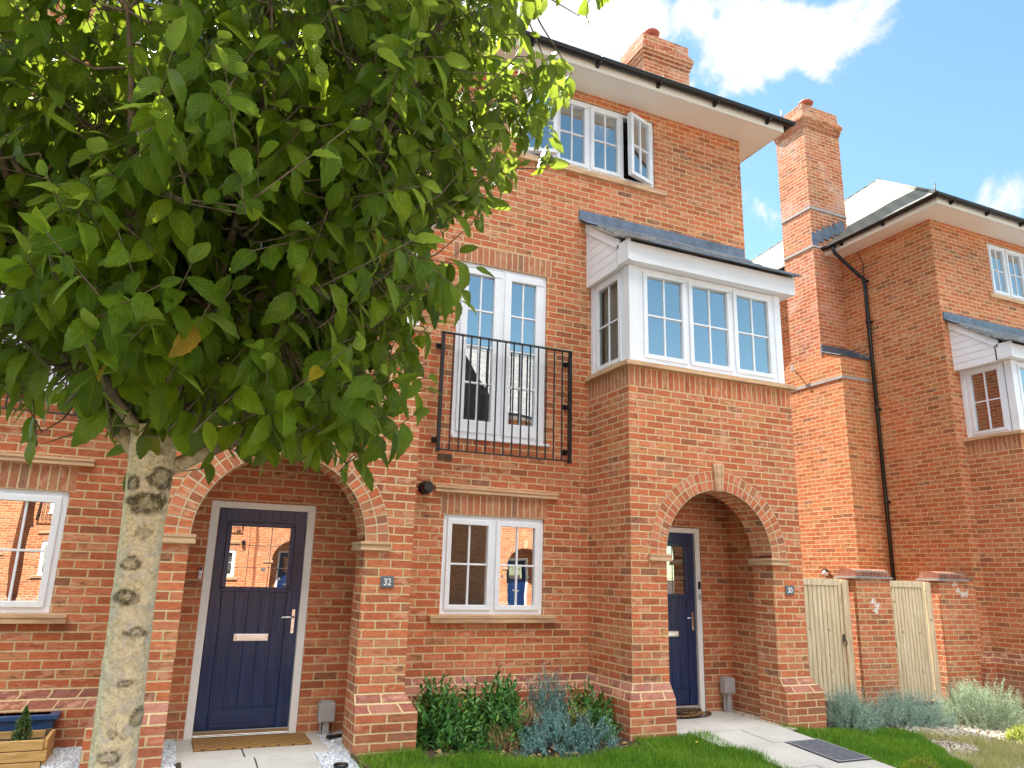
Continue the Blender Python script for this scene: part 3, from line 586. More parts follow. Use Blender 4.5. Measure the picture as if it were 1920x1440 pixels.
    # --- chimney
    if end:
        cx0, cx1, cy0, cy1, cz = 2.28, 3.27, 2.0, 2.78, 11.25 if mirror else 11.15
        c = MB(); c.box(cx0, cx1, cy0, cy1, -.4 if mirror else 7.0, cz-.52, 0)
        for i, (o_, za, zb) in enumerate(((.022, cz-.52, cz-.445), (.044, cz-.445, cz-.37), (.066, cz-.37, cz-.295), (.03, cz-.295, cz-.22), (0, cz-.22, cz))): c.box(cx0-o_, cx1+o_, cy0-o_, cy1+o_, za, zb, 0)
        CH = K(c, 'chimney', M['chim'])
        px, py = (cx0+cx1)/2-.05, (cy0+cy1)/2
        s = MB(); s.lathe([(.13, 0), (.13, .02), (.11, .04), (.105, .22), (.125, .24), (.125, .27), (.09, .28)], (px, py, cz), 20); K(s, 'chimney_pot', M['terra'], 0, CH)
        s = MB(); s.lathe([(.01, .36), (.155, .38), (.16, .40), (.12, .45), (.03, .48)], (px, py, cz), 20)
        for k in range(4): aa = k*math.pi/2+.4; s.tube([(px+.1*math.cos(aa), py+.1*math.sin(aa), cz+.27), (px+.12*math.cos(aa), py+.12*math.sin(aa), cz+.39)], .007, 6)
        K(s, 'cowl', M['terra'], 0, CH)
        if mirror:
            for z in (8.82, 7.98):
                s = MB(); s.box(cx0-.012, cx1+.012, cy0-.012, cy1+.012, z, z+.055); K(s, 'weather_band', M['grey_band'])
            c = MB(); c.prism([(1.56, -.4), (3.2, -.4), (3.2, 5.55), (2.79, 5.78), (2.0, 5.78), (1.56, 5.60)], 'x', PR+.001, cx1+.003); K(c, 'chimney_breast', M['ochre'])
            s = MB(); s.box(PR, cx1+.015, 1.548, 3.21, 5.17, 5.225); K(s, 'weather_band', M['grey_band'])
            s = MB(); s.box(PR+.0, cx1+.012, 1.97, 1.998, 5.70, 5.93); s.prism([(1.54, 5.60), (2.0, 5.785), (2.0, 5.80), (1.53, 5.615)], 'x', PR, cx1+.02)
            for k in range(4): s.box(PR+.0, PR+.012, 1.52+k*.11, 1.97, 5.60+k*.05, 5.68+k*.06) if False else s.box(PR+.0, PR+.014-k*.002, 1.50+k*.12, 1.975, 5.60+k*.075, 5.675+k*.075)
            K(s, 'lead_flashing', M['lead'], .003)
            s = MB()
            for k in range(6): s.box(cx0+.08+k*.155, cx0+.235+k*.155, cy0-.016-.001*(k%2), cy0-.003, 8.46-k*.085, 8.72-k*.085)
            K(s, 'stepped_flashing', M['lead'])
            dy = 1.43; d = MB(); xg = xr+.10; zz = ze+.06
            d.tube([(xg, dy+.27, zz), (xg, dy+.27, zz-.10), (xg-.03, dy+.25, zz-.16), (PR+.11, dy+.06, zz-.62), (PR+.07, dy, zz-.70), (PR+.06, dy, zz-.9), (PR+.06, dy, -.1)], .036, 12)
            for z in (zz-.78, 6.3, 4.6, 2.9, 1.3): d.tube([(PR+.06, dy, z), (PR+.06, dy, z+.06)], .045, 12); d.box(PR, PR+.05, dy-.06, dy+.06, z+.01, z+.04)
            K(d, 'downpipe', M['black'])
            d = MB(); d.tube([(PR+.006, dy+.16, 7.84), (PR+.008, dy+.10, 7.72), (PR+.008, dy+.03, 7.55), (PR+.008, dy+.05, 7.15)], .006, 6); K(d, 'cable', M['black'])
    return H
h30 = build_house((0, 0, 0), 'red brick end house numbered 30, blue door back under the right arch', True, False, '30')
h32 = build_house((-4.682, 0, 0), 'red brick house numbered 32 behind the street tree, joined to number 30', False, False, '32')
h28 = build_house((9.82, .5, .05), 'separate brick house at far right with tall side chimney and black downpipe', True, True, None, paleroof=True, side='ochre')
# the facing terrace across the street, seen mirrored in the windows
for i, (x, lb) in enumerate(((-13.5, 'sunlit brick house across the street mirrored in the left ground floor window'), (-8.8, 'sunlit brick house across the street, mirrored in the glass of door 32'), (-4.1, 'sunlit brick house across the street, mirrored in the middle ground floor window'), (.6, 'sunlit brick house across the street, mirrored below the bay window'), (9.5, 'sunlit brick house across the street, mirrored in the bay side glass'))):
    c = copy_tree(h32 if i != 3 else h30); c.location = (x, -20.5, .0); c.rotation_euler.z = math.pi; tag(c, lb, 'house', 'houses across the street')
    for ch in [q for q in bpy.data.objects if q.parent == c and q.name.startswith('number_plate')]:
        for g in [q for q in bpy.data.objects if q.parent == ch]: bpy.data.objects.remove(g)
# ------------------------------------------------------------------ ground
def gz(x, y):
    z = .05-.008*(max(-9, min(x, 9))+3)-.03*max(0, min(x-1.8, 3))
    if y < -.9: z += .05*max(y+.9, -2.6)
    return z
def sheet(name, xs, ys, f, mat, kind='structure', keep=lambda x, y: True, lift=0):
    mb = MB()
    for i in range(len(xs)-1):
        for j in range(len(ys)-1):
            if keep((xs[i]+xs[i+1])/2, (ys[j]+ys[j+1])/2):
                mb.face([(x, y, f(x, y)+lift) for x, y in ((xs[i], ys[j]), (xs[i+1], ys[j]), (xs[i+1], ys[j+1]), (xs[i], ys[j+1]))], smooth=True)
    return tag(mb.build(name, mat), kind=kind)
XS = [-400, -60, -25, -12, -9]+[-9+.4*i for i in range(1, 46)]+[12, 25, 60, 400]
YS = [-400, -60, -30, -16]+[-8, -6, -5, -4, -3.5, -3, -2.6, -2.2, -1.8, -1.4, -1.1, -.9, -.5, 0, .5, 1, 3, 12, 40, 400]
sheet('ground', XS, YS, gz, M['soil'])
fl = lambda z: (lambda x, y: z)
sheet('footpath', [-40, 40], [-6.6, -5.45], fl(gz(0, -6)), M['paving'], lift=.06) if False else None
sheet('road', [-60, 60], [-15.5, -9.6], fl(-.17), M['asphalt']); sheet('pavement', [-60, 60], [-9.45, -7.0], fl(-.05), M['paving']); sheet('pavement', [-60, 60], [-17.8, -15.65], fl(-.05), M['paving'])
for y in (-9.6, -15.65):
    mb = MB(); mb.box(-60, 60, y, y+.15, -.25, -.045); tag(mb.build('kerb', M['kerb'], bevel=.01), kind='structure')
def in_left_lawn(x, y):
    if x < -2.80 or x > .80 or y > -1.0: return False
    if x < -2.2 or x > -.06: return y < -1.0
    return y < -1.17-.30*math.exp(-((x+.95)/.55)**2)
def in_right_lawn(x, y): return 1.80 < x < 3.4 and y < -.92 and (x-2.42)*.62 < (y+2.75)*.40+.05 and not (2.0 < x < 2.43 and y > -1.0) and (x < 2.43 or y < -1.0-(x-2.43)*.1)
def gridrange(a, b, s): return [a+s*i for i in range(int((b-a)/s)+2)]
sheet('lawn', gridrange(-2.84, .84, .06), gridrange(-4.2, -.98, .06), gz, M['lawnbase'], keep=lambda x, y: in_left_lawn(x, y), lift=.006)
sheet('lawn', gridrange(1.78, 3.6, .06), gridrange(-4.2, -.9, .06), gz, M['lawnbase'], keep=lambda x, y: in_right_lawn(x, y), lift=.006)
sheet('lawn', [-12, -4.9, -4.2], [-6.9, -4.0, -1.35], gz, M['lawnbase'], lift=.005)
# ------------------------------------------------------------------ instanced mesh (one object of many small pieces)
def inst_mesh(name, tv, tf, mats, locs, mat, rnd=None, tuv=None, parent=None, smooth=True, per=None):
    n = len(locs); nv = len(tv); V = (np.einsum('nij,vj->nvi', mats, tv) if per is None else np.einsum('nij,nvj->nvi', mats, per)) + locs[:, None, :]
    me = bpy.data.meshes.new(name); k = tf.shape[1]; nf = len(tf)
    me.vertices.add(n*nv); me.vertices.foreach_set('co', V.reshape(-1).astype(np.float32))
    F = (tf[None, :, :]+(np.arange(n)*nv)[:, None, None]).reshape(-1)
    me.loops.add(n*nf*k); me.loops.foreach_set('vertex_index', F.astype(np.int32))
    me.polygons.add(n*nf); me.polygons.foreach_set('loop_start', np.arange(0, n*nf*k, k, dtype=np.int32)); me.polygons.foreach_set('loop_total', np.full(n*nf, k, np.int32)) if hasattr(me.polygons[0], 'loop_total') else None
    me.polygons.foreach_set('use_smooth', np.full(n*nf, smooth)); me.update(calc_edges=True)
    if tuv is not None:
        ul = me.uv_layers.new(name='UVMap'); ul.data.foreach_set('uv', np.tile(tuv[tf.reshape(-1)], (n, 1)).reshape(-1).astype(np.float32))
    if rnd is not None:
        a = me.attributes.new('rnd', 'FLOAT', 'POINT'); a.data.foreach_set('value', np.repeat(rnd, nv).astype(np.float32))
    me.materials.append(mat); ob = bpy.data.objects.new(name, me); col.objects.link(ob); ob.parent = parent; return ob
def frames(d, roll=None, upv=None):
    """columns: side, along d, normal"""
    d = d/np.linalg.norm(d, axis=1, keepdims=True); n = len(d)
    ref = upv if upv is not None else np.tile([0., 0, 1], (n, 1)); nn = ref - d*np.sum(ref*d, 1, keepdims=True)
    bad = np.linalg.norm(nn, axis=1) < 1e-3; nn[bad] = np.cross(d[bad], [1, 0, .1]); nn /= np.linalg.norm(nn, axis=1, keepdims=True)
    s = np.cross(d, nn)
    if roll is not None:
        c, q = np.cos(roll)[:, None], np.sin(roll)[:, None]; s, nn = s*c+nn*q, nn*c-s*q
    return np.stack([s, d, nn], 2)
def leafmat(name, ramp, trans, rough=.5, vein=0, tfac=.35, back=None):
    t = NT(name); at = t.n('ShaderNodeAttribute', attribute_name='rnd'); c = t.ramp(at.outputs['Fac'], ramp)
    uv = t.n('ShaderNodeSeparateXYZ'); t.l(t.uv(), uv.inputs[0]); au = t.m_('ABSOLUTE', uv.outputs[0])
    if vein:
        ph = t.m_('MULTIPLY', t.m_('SUBTRACT', uv.outputs[1], t.m_('MULTIPLY', au, .38)), 2*math.pi*vein); sn = t.m_('SINE', ph)
        vl = t.step(sn, .80, 1.0); mid = t.step(au, .07, .02); ln = t.m_('MAXIMUM', t.m_('MULTIPLY', vl, .55), mid)
        c = t.mix(t.m_('MULTIPLY', ln, .50), c, trans)
        c = t.mix(.9, c, t.ramp(t.noise(38, 3, .6, t.obj()), [(.3, (.75, .78, .75)), (.7, (1.2, 1.15, 1.1))]), 'MULTIPLY')
        t.bump(t.m_('ADD', sn, t.m_('MULTIPLY', mid, -1.5)), .95, .0030)
    if back:
        g = t.n('ShaderNodeNewGeometry'); c = t.mix(t.m_('MULTIPLY', g.outputs['Backfacing'], .6), c, back)
    t.base(c); t.rough(rough); t.b.inputs['Specular IOR Level'].default_value = .45
    tr = t.n('ShaderNodeBsdfTranslucent'); t.l(t.mix(.5, c, trans), tr.inputs['Color']); mx = t.n('ShaderNodeMixShader'); mx.inputs[0].default_value = tfac
    t.l(t.b.outputs[0], mx.inputs[1]); t.l(tr.outputs[0], mx.inputs[2]); t.l(mx.outputs[0], t.out.inputs[0]); return t.m
# grass
M['grass'] = leafmat('grass_blades', [(0, (.06, .16, .010)), (.4, (.13, .31, .015)), (.8, (.24, .46, .02)), (.93, (.36, .46, .06)), (1, (.45, .38, .14))], (.18, .32, .03), .5, tfac=.4)
def grass(name, region, box, dens, h, mat, lift=0, seed=1, clump=0):
    g = np.random.default_rng(seed); A = (box[1]-box[0])*(box[3]-box[2]); n = int(A*dens); x = g.uniform(box[0], box[1], n); y = g.uniform(box[2], box[3], n)
    k = np.array([region(a, b) for a, b in zip(x, y)]); x, y = x[k], y[k]
    if clump: q = (np.sin(x*9+np.sin(y*7)*2)+np.sin(y*11+x*3))*.25+.5; kk = g.random(len(x)) < (1-clump)+clump*q; x, y = x[kk], y[kk]
    n = len(x); z = np.array([gz(a, b) for a, b in zip(x, y)])+.004+lift
    tv = np.array([[-1, 0, 0], [1, 0, 0], [-.8, .4, .04], [.8, .4, .04], [-.45, .75, .16], [.45, .75, .16], [-.05, 1, .34], [.05, 1, .34]]); tf = np.array([[0, 1, 3, 2], [2, 3, 5, 4], [4, 5, 7, 6]])
    d = np.stack([g.normal(0, .38, n), g.normal(0, .38, n), np.ones(n)], 1); hh = h*g.uniform(.55, 1.25, n)*(1+.35*np.sin(x*6)*np.sin(y*8)); fr = frames(d, g.uniform(0, 6.28, n))
    mt = fr*np.stack([np.full(n, .0022), hh, hh], 1)[:, None, :]
    return tag(inst_mesh(name, tv, tf, mt, np.stack([x, y, z], 1), mat, g.random(n)*.75+.25*(.5+.5*np.sin(x*5+y*3))), kind='stuff')
grass('grass', in_left_lawn, (-2.84, .84, -2.75, -.98), 13000, .062, M['grass'], seed=3, clump=.55)
M['drygrass'] = leafmat('pale_dry_grass', [(0, (.20, .24, .05)), (.4, (.42, .42, .14)), (.8, (.62, .56, .26)), (1, (.74, .68, .42))], (.6, .6, .2), .7, tfac=.4)
grass('dry_grass', lambda x, y: 2.3 < x < 6.5 and y < -1.35-.1*math.sin(x*7) and not in_right_lawn(x, y) and (x-2.42)*.62 > (y+2.75)*.40 and math.sin(x*5+y*3)+math.sin(x*2-y*6) > -.5, (2.3, 6.5, -3.2, -1.3), 3600, .085, M['drygrass'], seed=9)
grass('grass', in_right_lawn, (1.78, 3.6, -2.9, -.9), 13000, .055, M['grass'], seed=4, clump=.55)
# ------------------------------------------------------------------ paths
def slabs(name, rects, zf, th=.05, gap=.006):
    mb = MB()
    for x0, x1, y0, y1 in rects:
        dz_ = random.uniform(-.003, .003)
        a = [(x0+gap, y0+gap), (x1-gap, y0+gap), (x1-gap, y1-gap), (x0+gap, y1-gap)]; tp = [(x, y, zf(x, y)+dz_) for x, y in a]; bt = [(x, y, zf(x, y)-th) for x, y in a]
        mb.face(tp)
        for i in range(4): j = (i+1) % 4; mb.face([bt[i], bt[j], tp[j], tp[i]])
    return tag(mb.build(name, M['slab'], bevel=.004), kind='structure')
zp30 = lambda x, y: .052 if y > -.95 else .052+.062*(y+.95)
slabs('path', [(.45, 1.05, -.6, -.0), (1.05, 1.80, -.6, -.0), (.47, 1.80, -.98, -.6), (.62, 1.25, -1.46, -.98), (1.25, 1.80, -1.46, -.98), (.74, 1.37, -2.14, -1.46), (.74, 1.10, -2.8, -2.14), (1.10, 1.80, -2.8, -2.14), (.74, 1.37, -3.4, -2.8), (1.37, 1.80, -3.4, -2.8), (.74, 1.80, -4.0, -3.4), (.74, 1.80, -4.6, -4.0), (.74, 1.80, -5.2, -4.6), (.74, 1.80, -5.9, -5.2), (.74, 1.80, -7, -5.9)], zp30)
zp32 = lambda x, y: .068 if y > -.8 else .068+.05*(y+.8)
slabs('path', [(-4.15, -3.62, -.80, -.0), (-3.62, -2.93, -.80, -.0), (-4.10, -3.55, -1.4, -.8), (-3.55, -3.07, -1.4, -.8), (-4.1, -3.07, -2.0, -1.4), (-4.1, -3.07, -2.6, -2.0), (-4.1, -3.07, -3.2, -2.6), (-4.1, -3.07, -3.8, -3.2), (-4.1, -3.07, -4.4, -3.8), (-4.1, -3.07, -5.6, -4.4), (-4.1, -3.07, -7, -5.6)], zp32)
# drain cover with a herringbone of small blocks
t = NT('blue_brick_paver'); o = t.obj(); t.base(t.ramp(t.noise(22, 5, .6, o), [(.3, (.075, .085, .11)), (.7, (.16, .18, .22))])); t.rough(.6); M['paver'] = t.m
mb = MB(); x0, x1, y0, y1 = 1.385, 1.795, -2.13, -1.475; zc = zp30(1.6, -1.8)
def drainz(x, y): return zp30(x, y)+.004
mb.face([(x0, y0, drainz(x0, y0)-.006), (x1, y0, drainz(x0, y0)-.006), (x1, y1, drainz(x0, y1)-.006), (x0, y1, drainz(x0, y1)-.006)])
for i in range(6):
    for j in range(12):
        bx0 = x0+.012+i*.0655; by0 = y0+.012+j*.0527; off = .0
        a, b = (bx0+.003, bx0+.0625), (by0+.003, by0+.0497); tp = [(a[0], b[0]), (a[1], b[0]), (a[1], b[1]), (a[0], b[1])]
        zt = [drainz(*q)+.003+.002*random.random() for q in tp]; mb.face([(q[0], q[1], z) for q, z in zip(tp, zt)])
        for k in range(4): l = (k+1) % 4; mb.face([(tp[k][0], tp[k][1], zt[k]-.012), (tp[l][0], tp[l][1], zt[l]-.012), (tp[l][0], tp[l][1], zt[l]), (tp[k][0], tp[k][1], zt[k])])
o = mb.build('drain_cover', M['paver']); tag(o, 'blue grey paver drain cover set flush in the right hand path', 'drain cover')
mb = MB()
for a in ((x0-.006, x0+.006, y0, y1), (x1-.006, x1+.006, y0, y1), (x0, x1, y0-.006, y0+.006), (x0, x1, y1-.006, y1+.006)):
    q = [(a[0], a[2]), (a[1], a[2]), (a[1], a[3]), (a[0], a[3])]; mb.face([(x, y, drainz(x, y)+.006) for x, y in q])
mb.build('steel_edge', M['meter'], o)
# gravel
def stones(name, region, box, n, size, mat, zf, seed, label=None):
    g = np.random.default_rng(seed); x = g.uniform(box[0], box[1], n*2); y = g.uniform(box[2], box[3], n*2); k = np.array([region(a, b) for a, b in zip(x, y)]); x, y = x[k][:n], y[k][:n]; n = len(x)
    ph = (1+5**.5)/2; tv = np.array([[-1, ph, 0], [1, ph, 0], [-1, -ph, 0], [1, -ph, 0], [0, -1, ph], [0, 1, ph], [0, -1, -ph], [0, 1, -ph], [ph, 0, -1], [ph, 0, 1], [-ph, 0, -1], [-ph, 0, 1]])/1.9
    tf = np.array([[0, 11, 5], [0, 5, 1], [0, 1, 7], [0, 7, 10], [0, 10, 11], [1, 5, 9], [5, 11, 4], [11, 10, 2], [10, 7, 6], [7, 1, 8], [3, 9, 4], [3, 4, 2], [3, 2, 6], [3, 6, 8], [3, 8, 9], [4, 9, 5], [2, 4, 11], [6, 2, 10], [8, 6, 7], [9, 8, 1]])
    per = tv[None]*(1+g.normal(0, .16, (n, 12, 3))); fr = frames(g.normal(0, 1, (n, 3))); s = size*g.uniform(.5, 1.2, (n, 3)); mt = fr*s[:, None, :]
    z = np.array([zf(a, b) for a, b in zip(x, y)])+g.uniform(-.2, .6, n)*size*.6
    return tag(inst_mesh(name, tv, tf, mt, np.stack([x, y, z], 1), mat, g.random(n), smooth=False, per=per), kind='stuff')
def stonemat(name, stops):
    t = NT(name); at = t.n('ShaderNodeAttribute', attribute_name='rnd'); t.base(t.mix(.35, t.ramp(at.outputs['Fac'], stops), t.ramp(t.noise(60, 3, .6, t.obj()), [(.3, stops[0][1]), (.7, stops[-1][1])]))); t.rough(.75); return t.m
M['chips'] = stonemat('white_blue_chippings', [(0, (.25, .29, .36)), (.3, (.50, .54, .60)), (.7, (.68, .70, .73)), (1, (.82, .83, .84))])
M['pebble'] = stonemat('buff_pebbles', [(0, (.22, .17, .11)), (.4, (.45, .38, .28)), (.8, (.62, .55, .44)), (1, (.75, .70, .62))])
def chips(x, y):
    if -4.36 < x < -4.14 and -1.6 < y < 0: return True
    if -2.93 < x < -2.69 and -.80 < y < 0: return True
    if -3.07 < x < -2.79+.0*(y+1) and -2.2 < y < -.80: return True
    return -5.05 < x < -4.80 and -1.1 < y < -.1
stones('gravel', chips, (-5.1, -2.6, -2.2, 0), 11000, .017, M['chips'], lambda x, y: gz(x, y)+.004, 5)
stones('gravel', lambda x, y: (1.80 < x < 2.01 and -.60 < y < 0) or (1.80 < x < 1.9 and -1.1 < y <= -.6), (1.75, 2.05, -1.1, 0), 1400, .015, M['pebble'], lambda x, y: .035, 6)
def pale(x, y): return 2.2 < x < 6.9 and -4 < y < -.6 and not in_right_lawn(x, y) and (x-2.42)*.62 > (y+2.75)*.40
stones('gravel', pale, (2.2, 6.6, -3.4, -.9), 9000, .017, M['pebble'], lambda x, y: gz(x, y)+.0, 7)
mb = MB(); pts = [(-2.80, -1.0), (-2.79, -1.2), (-2.76, -1.5), (-2.74, -2.2)]
for (a, b), (c, d) in zip(pts, pts[1:]): mb.prism([(a-.012, b), (a+.012, b), (c+.012, d), (c-.012, d)], 'z', gz(a, b)-.05, gz(a, b)+.045)
tag(mb.build('lawn_edging', M['darkwood']), 'thin rusty strip between white chippings and lawn beside number 32 pillar', 'edging')

# ------------------------------------------------------------------ things on the ground and the walls
def matobj(poly, z0, z1, mat, name, label, border=None):
    mb = MB(); mb.prism(poly, 'z', z0, z1); o = mb.build(name, mat, bevel=.004); tag(o, label, 'doormat'); return o
c_ = [(-4.0, -.50), (-3.04, -.50), (-3.04, -.045), (-4.0, -.045)]
matobj(c_, .0685, .083, M['coir'], 'doormat', 'rectangular brown coir doormat with dark lattice before door 32')
hm = [(1.085+.49*math.cos(a), -.045-.30*math.sin(a)) for a in [math.pi*k/24 for k in range(25)]]
o = matobj(hm[::-1], .0525, .062, M['black'], 'doormat', 'half round black rubber doormat with coir centre at door 30')
hm = [(1.085+.39*math.cos(a), -.055-.22*math.sin(a)) for a in [math.pi*k/24 for k in range(25)]]
mb = MB(); mb.prism(hm[::-1], 'z', .062, .069); q = mb.build('coir_centre', M['coir'], o)
mb = MB()
for r_ in (.30, .20, .11): mb.tube([(1.085+r_*math.cos(a), -.06-r_*.56*math.sin(a), .070) for a in [math.pi*k/16 for k in range(17)]], .008, 5)
mb.build('raised_pattern', M['black'], o)
def meterbox(x, z0, base, label):
    t_ = empty('meter_box', (x, -.10, base), label, 'meter box', 'grey meter boxes by the doors')
    mb = MB(); mb.box(-.075, .075, -.05, .05, z0-base, z0-base+.165); mb.box(-.06, .06, -.04, .06, z0-base+.165, z0-base+.18); mb.build('box', M['meter'], t_, bevel=.010)
    mb = MB(); mb.box(-.066, .066, -.055, -.0495, z0-base+.012, z0-base+.153); mb.build('lid', M['meter'], t_, bevel=.003)
    mb = MB(); mb.prism([(-.036, 0), (.036, 0), (.027, z0-base), (-.022, z0-base)], 'y', -.03, .03); mb.box(-.05, -.036, .0, .03, 0, z0-base); mb.build('post', M['meter'], t_, bevel=.003)
meterbox(-2.86, .175, .03, 'small grey meter box on a post in white chippings by door 32')
meterbox(1.83, .255, .04, 'small grey meter box on a post beside the door of number 30')
for x, y, z, lb in ((-2.80, -.30, .075, 'slim black solar light lying on chippings beside the left arch pillar'), (-2.95, -1.30, .06, 'round black solar light in chippings at the bottom edge of the photo')):
    mb = MB()
    if y > -1: mb.M = Matrix.Translation((x, y, z)) @ Matrix.Rotation(R(20), 4, 'Z'); mb.box(-.085, .085, -.022, .022, 0, .022)
    else: mb.lathe([(.055, 0), (.06, .01), (.055, .024), (.03, .03)], (x, y, z), 20)
    o = mb.build('solar_light', M['black'], bevel=0); tag(o, lb, 'garden light', 'black solar lights in the chippings')
    mb = MB(); mb.M = Matrix.Translation((x, y, z)) @ Matrix.Rotation(R(20), 4, 'Z'); mb.box(-.04, .01, -.016, .016, .022, .025) if y > -1 else mb.box(-.02, .02, -.02, .02, .029, .032); mb.build('lens', M['chrome'], o)
# wooden planter, blue planter, boxwood, glass globe
pb = empty('wooden_planter', (-5.40, -.52, .03), 'honey coloured slatted wooden planter below the left window', 'planter')
bw, bd, bh = .37, .19, .235
for i in range(3):
    mb = MB(); z = .012+i*.076
    mb.box(-bw+(.012 if i == 1 else 0), bw-(.03 if i != 1 else .0), -bd-.012, -bd+.012, z, z+.070); mb.build('slat', M['planter'], pb, bevel=.003)
for i in range(3):
    mb = MB(); z = .012+i*.076; mb.box(bw-.03, bw-.006, -bd+.012, bd-.012, z, z+.070); mb.build('slat', M['planter'], pb, bevel=.003)
    mb = MB(); mb.box(-bw, -bw+.02, -bd+.012, bd-.012, z, z+.070); mb.box(-bw, bw, bd-.012, bd+.012, z, z+.07); mb.build('slat', M['planter'], pb, bevel=.003)
for x, y in ((-bw+.03, -bd+.03), (bw-.045, -bd+.03), (-bw+.03, bd-.03), (bw-.045, bd-.03)): mb = MB(); mb.box(x-.02, x+.02, y-.018, y+.018, 0, bh+.012); mb.build('corner_post', M['darkwood'], pb, bevel=.003)
mb = MB(); mb.box(-bw+.02, bw-.03, -bd+.012, bd-.012, .15, .185); mb.build('compost', M['soil'], pb)
b2 = empty('blue_planter', (-5.52, -.17, .03), 'dark blue painted slatted planter against the wall behind the wooden one', 'planter')
for i in range(4):
    mb = MB(); mb.box(-.46, .46, -.11, -.09, .01+i*.072, .078+i*.072); mb.box(.44, .46, -.09, .10, .01+i*.072, .078+i*.072); mb.build('slat', M['bluep'], b2, bevel=.003)
mb = MB(); mb.box(-.49, .49, -.13, -.07, .30, .335); mb.box(.42, .49, -.07, .12, .30, .335); mb.box(-.49, .42, .07, .12, .30, .335); mb.build('rim', M['bluep'], b2, bevel=.004)
mb = MB(); mb.box(-.44, .44, -.09, .09, .18, .26); mb.build('compost', M['soil'], b2)
t = NT('clear_globe'); t.b.inputs['Transmission Weight'].default_value = .75; t.base((.80, .68, .62)); t.rough(.08); M['globe'] = t.m
mb = MB(); mb.lathe([(.012*0+.055*math.sin(math.pi*k/14)+.0005, -.055*math.cos(math.pi*k/14)) for k in range(15)], (-5.42, -.60, .285), 24)
o = mb.build('globe_light', M['globe']); tag(o, 'clear glass globe solar light standing in the wooden planter', 'garden light')
mb = MB(); mb.tube([(-5.42, -.60, .17), (-5.42, -.60, .232)], .012, 10); mb.lathe([(.02, 0), (.022, .012), (.01, .018)], (-5.42, -.60, .255), 12); mb.build('stem', M['chrome'], o)

# gate piers, gates, fence between the houses
def capbrick(mb, x0, x1, y0, y1, z):
    mb.box(x0-.035, x1+.035, y0-.035, y1+.035, z, z+.014, 1); mb.box(x0-.025, x1+.025, y0-.025, y1+.025, z+.017, z+.031, 1)
    n = int(round((x1-x0)/.075)); wd = (x1-x0)/n; z0 = z+.033; ym = (y0+y1)/2; hy = (y1-y0)/2
    for i in range(n):
        prof = [(y0, z0), (y1, z0), (y1, z0+.055)]+[(ym+hy*math.cos(a), z0+.055+.052*math.sin(a)) for a in [math.pi*k/8 for k in range(1, 8)]]+[(y0, z0+.055)]
        mb.prism([(p[0], p[1]) for p in prof], 'x', x0+i*wd+.009, x0+(i+1)*wd-.009, 2)
    mb.box(x0+.012, x1-.012, y0+.010, y1-.010, z0, z0+.085, 1)
t = NT('cap_brick'); t.base(t.ramp(t.noise(7, 5, .6, t.obj()), [(.3, (.16, .065, .045)), (.55, (.32, .12, .075)), (.75, (.42, .20, .13))])); t.rough(.85); t.bump(t.noise(60, 4, .6, t.obj()), .4, .004); M['capb'] = t.m
M['paint'] = plain('white_paint_splash', (.74, .68, .64), .8, var=.05)
for nm, x0, x1, y0, y1, lb, sp in (('brick_pier', 4.71, 5.40, .5, .83, 'brick gate pier with rounded cap between the two timber gates', [(5.10, 1.24), (5.06, 1.17), (5.02, 1.30)]), ('brick_pier', 6.44, 7.265, .495, .83, 'brick gate pier with rounded cap joined to the far right house', [(6.80, 1.58), (6.86, 1.48), (6.95, 1.42), (7.03, 1.43)])):
    mb = MB(); zb = gz(x0, y0)-.2; mb.box(x0, x1, y0, y1, zb, 1.62, 0, skip='t'); cx1_ = x1 if x0 < 5 else 7.08; capbrick(mb, x0, cx1_, y0, y1, 1.62) if x0 < 5 else capbrick(mb, x0, cx1_, y0, y1, 1.62)
    o = mb.build(nm, [M['pier'], M['kerb'], M['capb']]); tag(o, lb, 'gate pier', 'brick gate piers')
    for k, (sx_, sz_) in enumerate(sp):
        g = np.random.default_rng(k+int(x0)); mb = MB(); nn = 28; ph_ = g.uniform(0, 6, 3); rr = [.042*(1+.30*math.sin(3*2*math.pi*i/nn+ph_[0])+.22*math.sin(5*2*math.pi*i/nn+ph_[1])+.15*math.sin(9*2*math.pi*i/nn+ph_[2])) for i in range(nn)]; pp = [(sx_+rr[i]*1.1*math.cos(2*math.pi*i/nn), sz_+rr[i]*.9*math.sin(2*math.pi*i/nn)) for i in range(nn)]
        mb.prism(pp, 'y', y0-.0015-.0012*k, y0+.001); mb.build('paint_mark', M['paint'], o)
def boards(mb, x0, x1, y, z0, z1, n, extra=0):
    wd = (x1-x0)/n
    for i in range(n):
        a, b = x0+i*wd, x0+(i+1)*wd; mb.prism([(a+.004, y+.004), (a+.011, y-.014), (b-.011, y-.014), (b-.004, y+.004), (b-.004, y+.012), (a+.004, y+.012)], 'z', z0, z1-.003*((i*7) % 3))
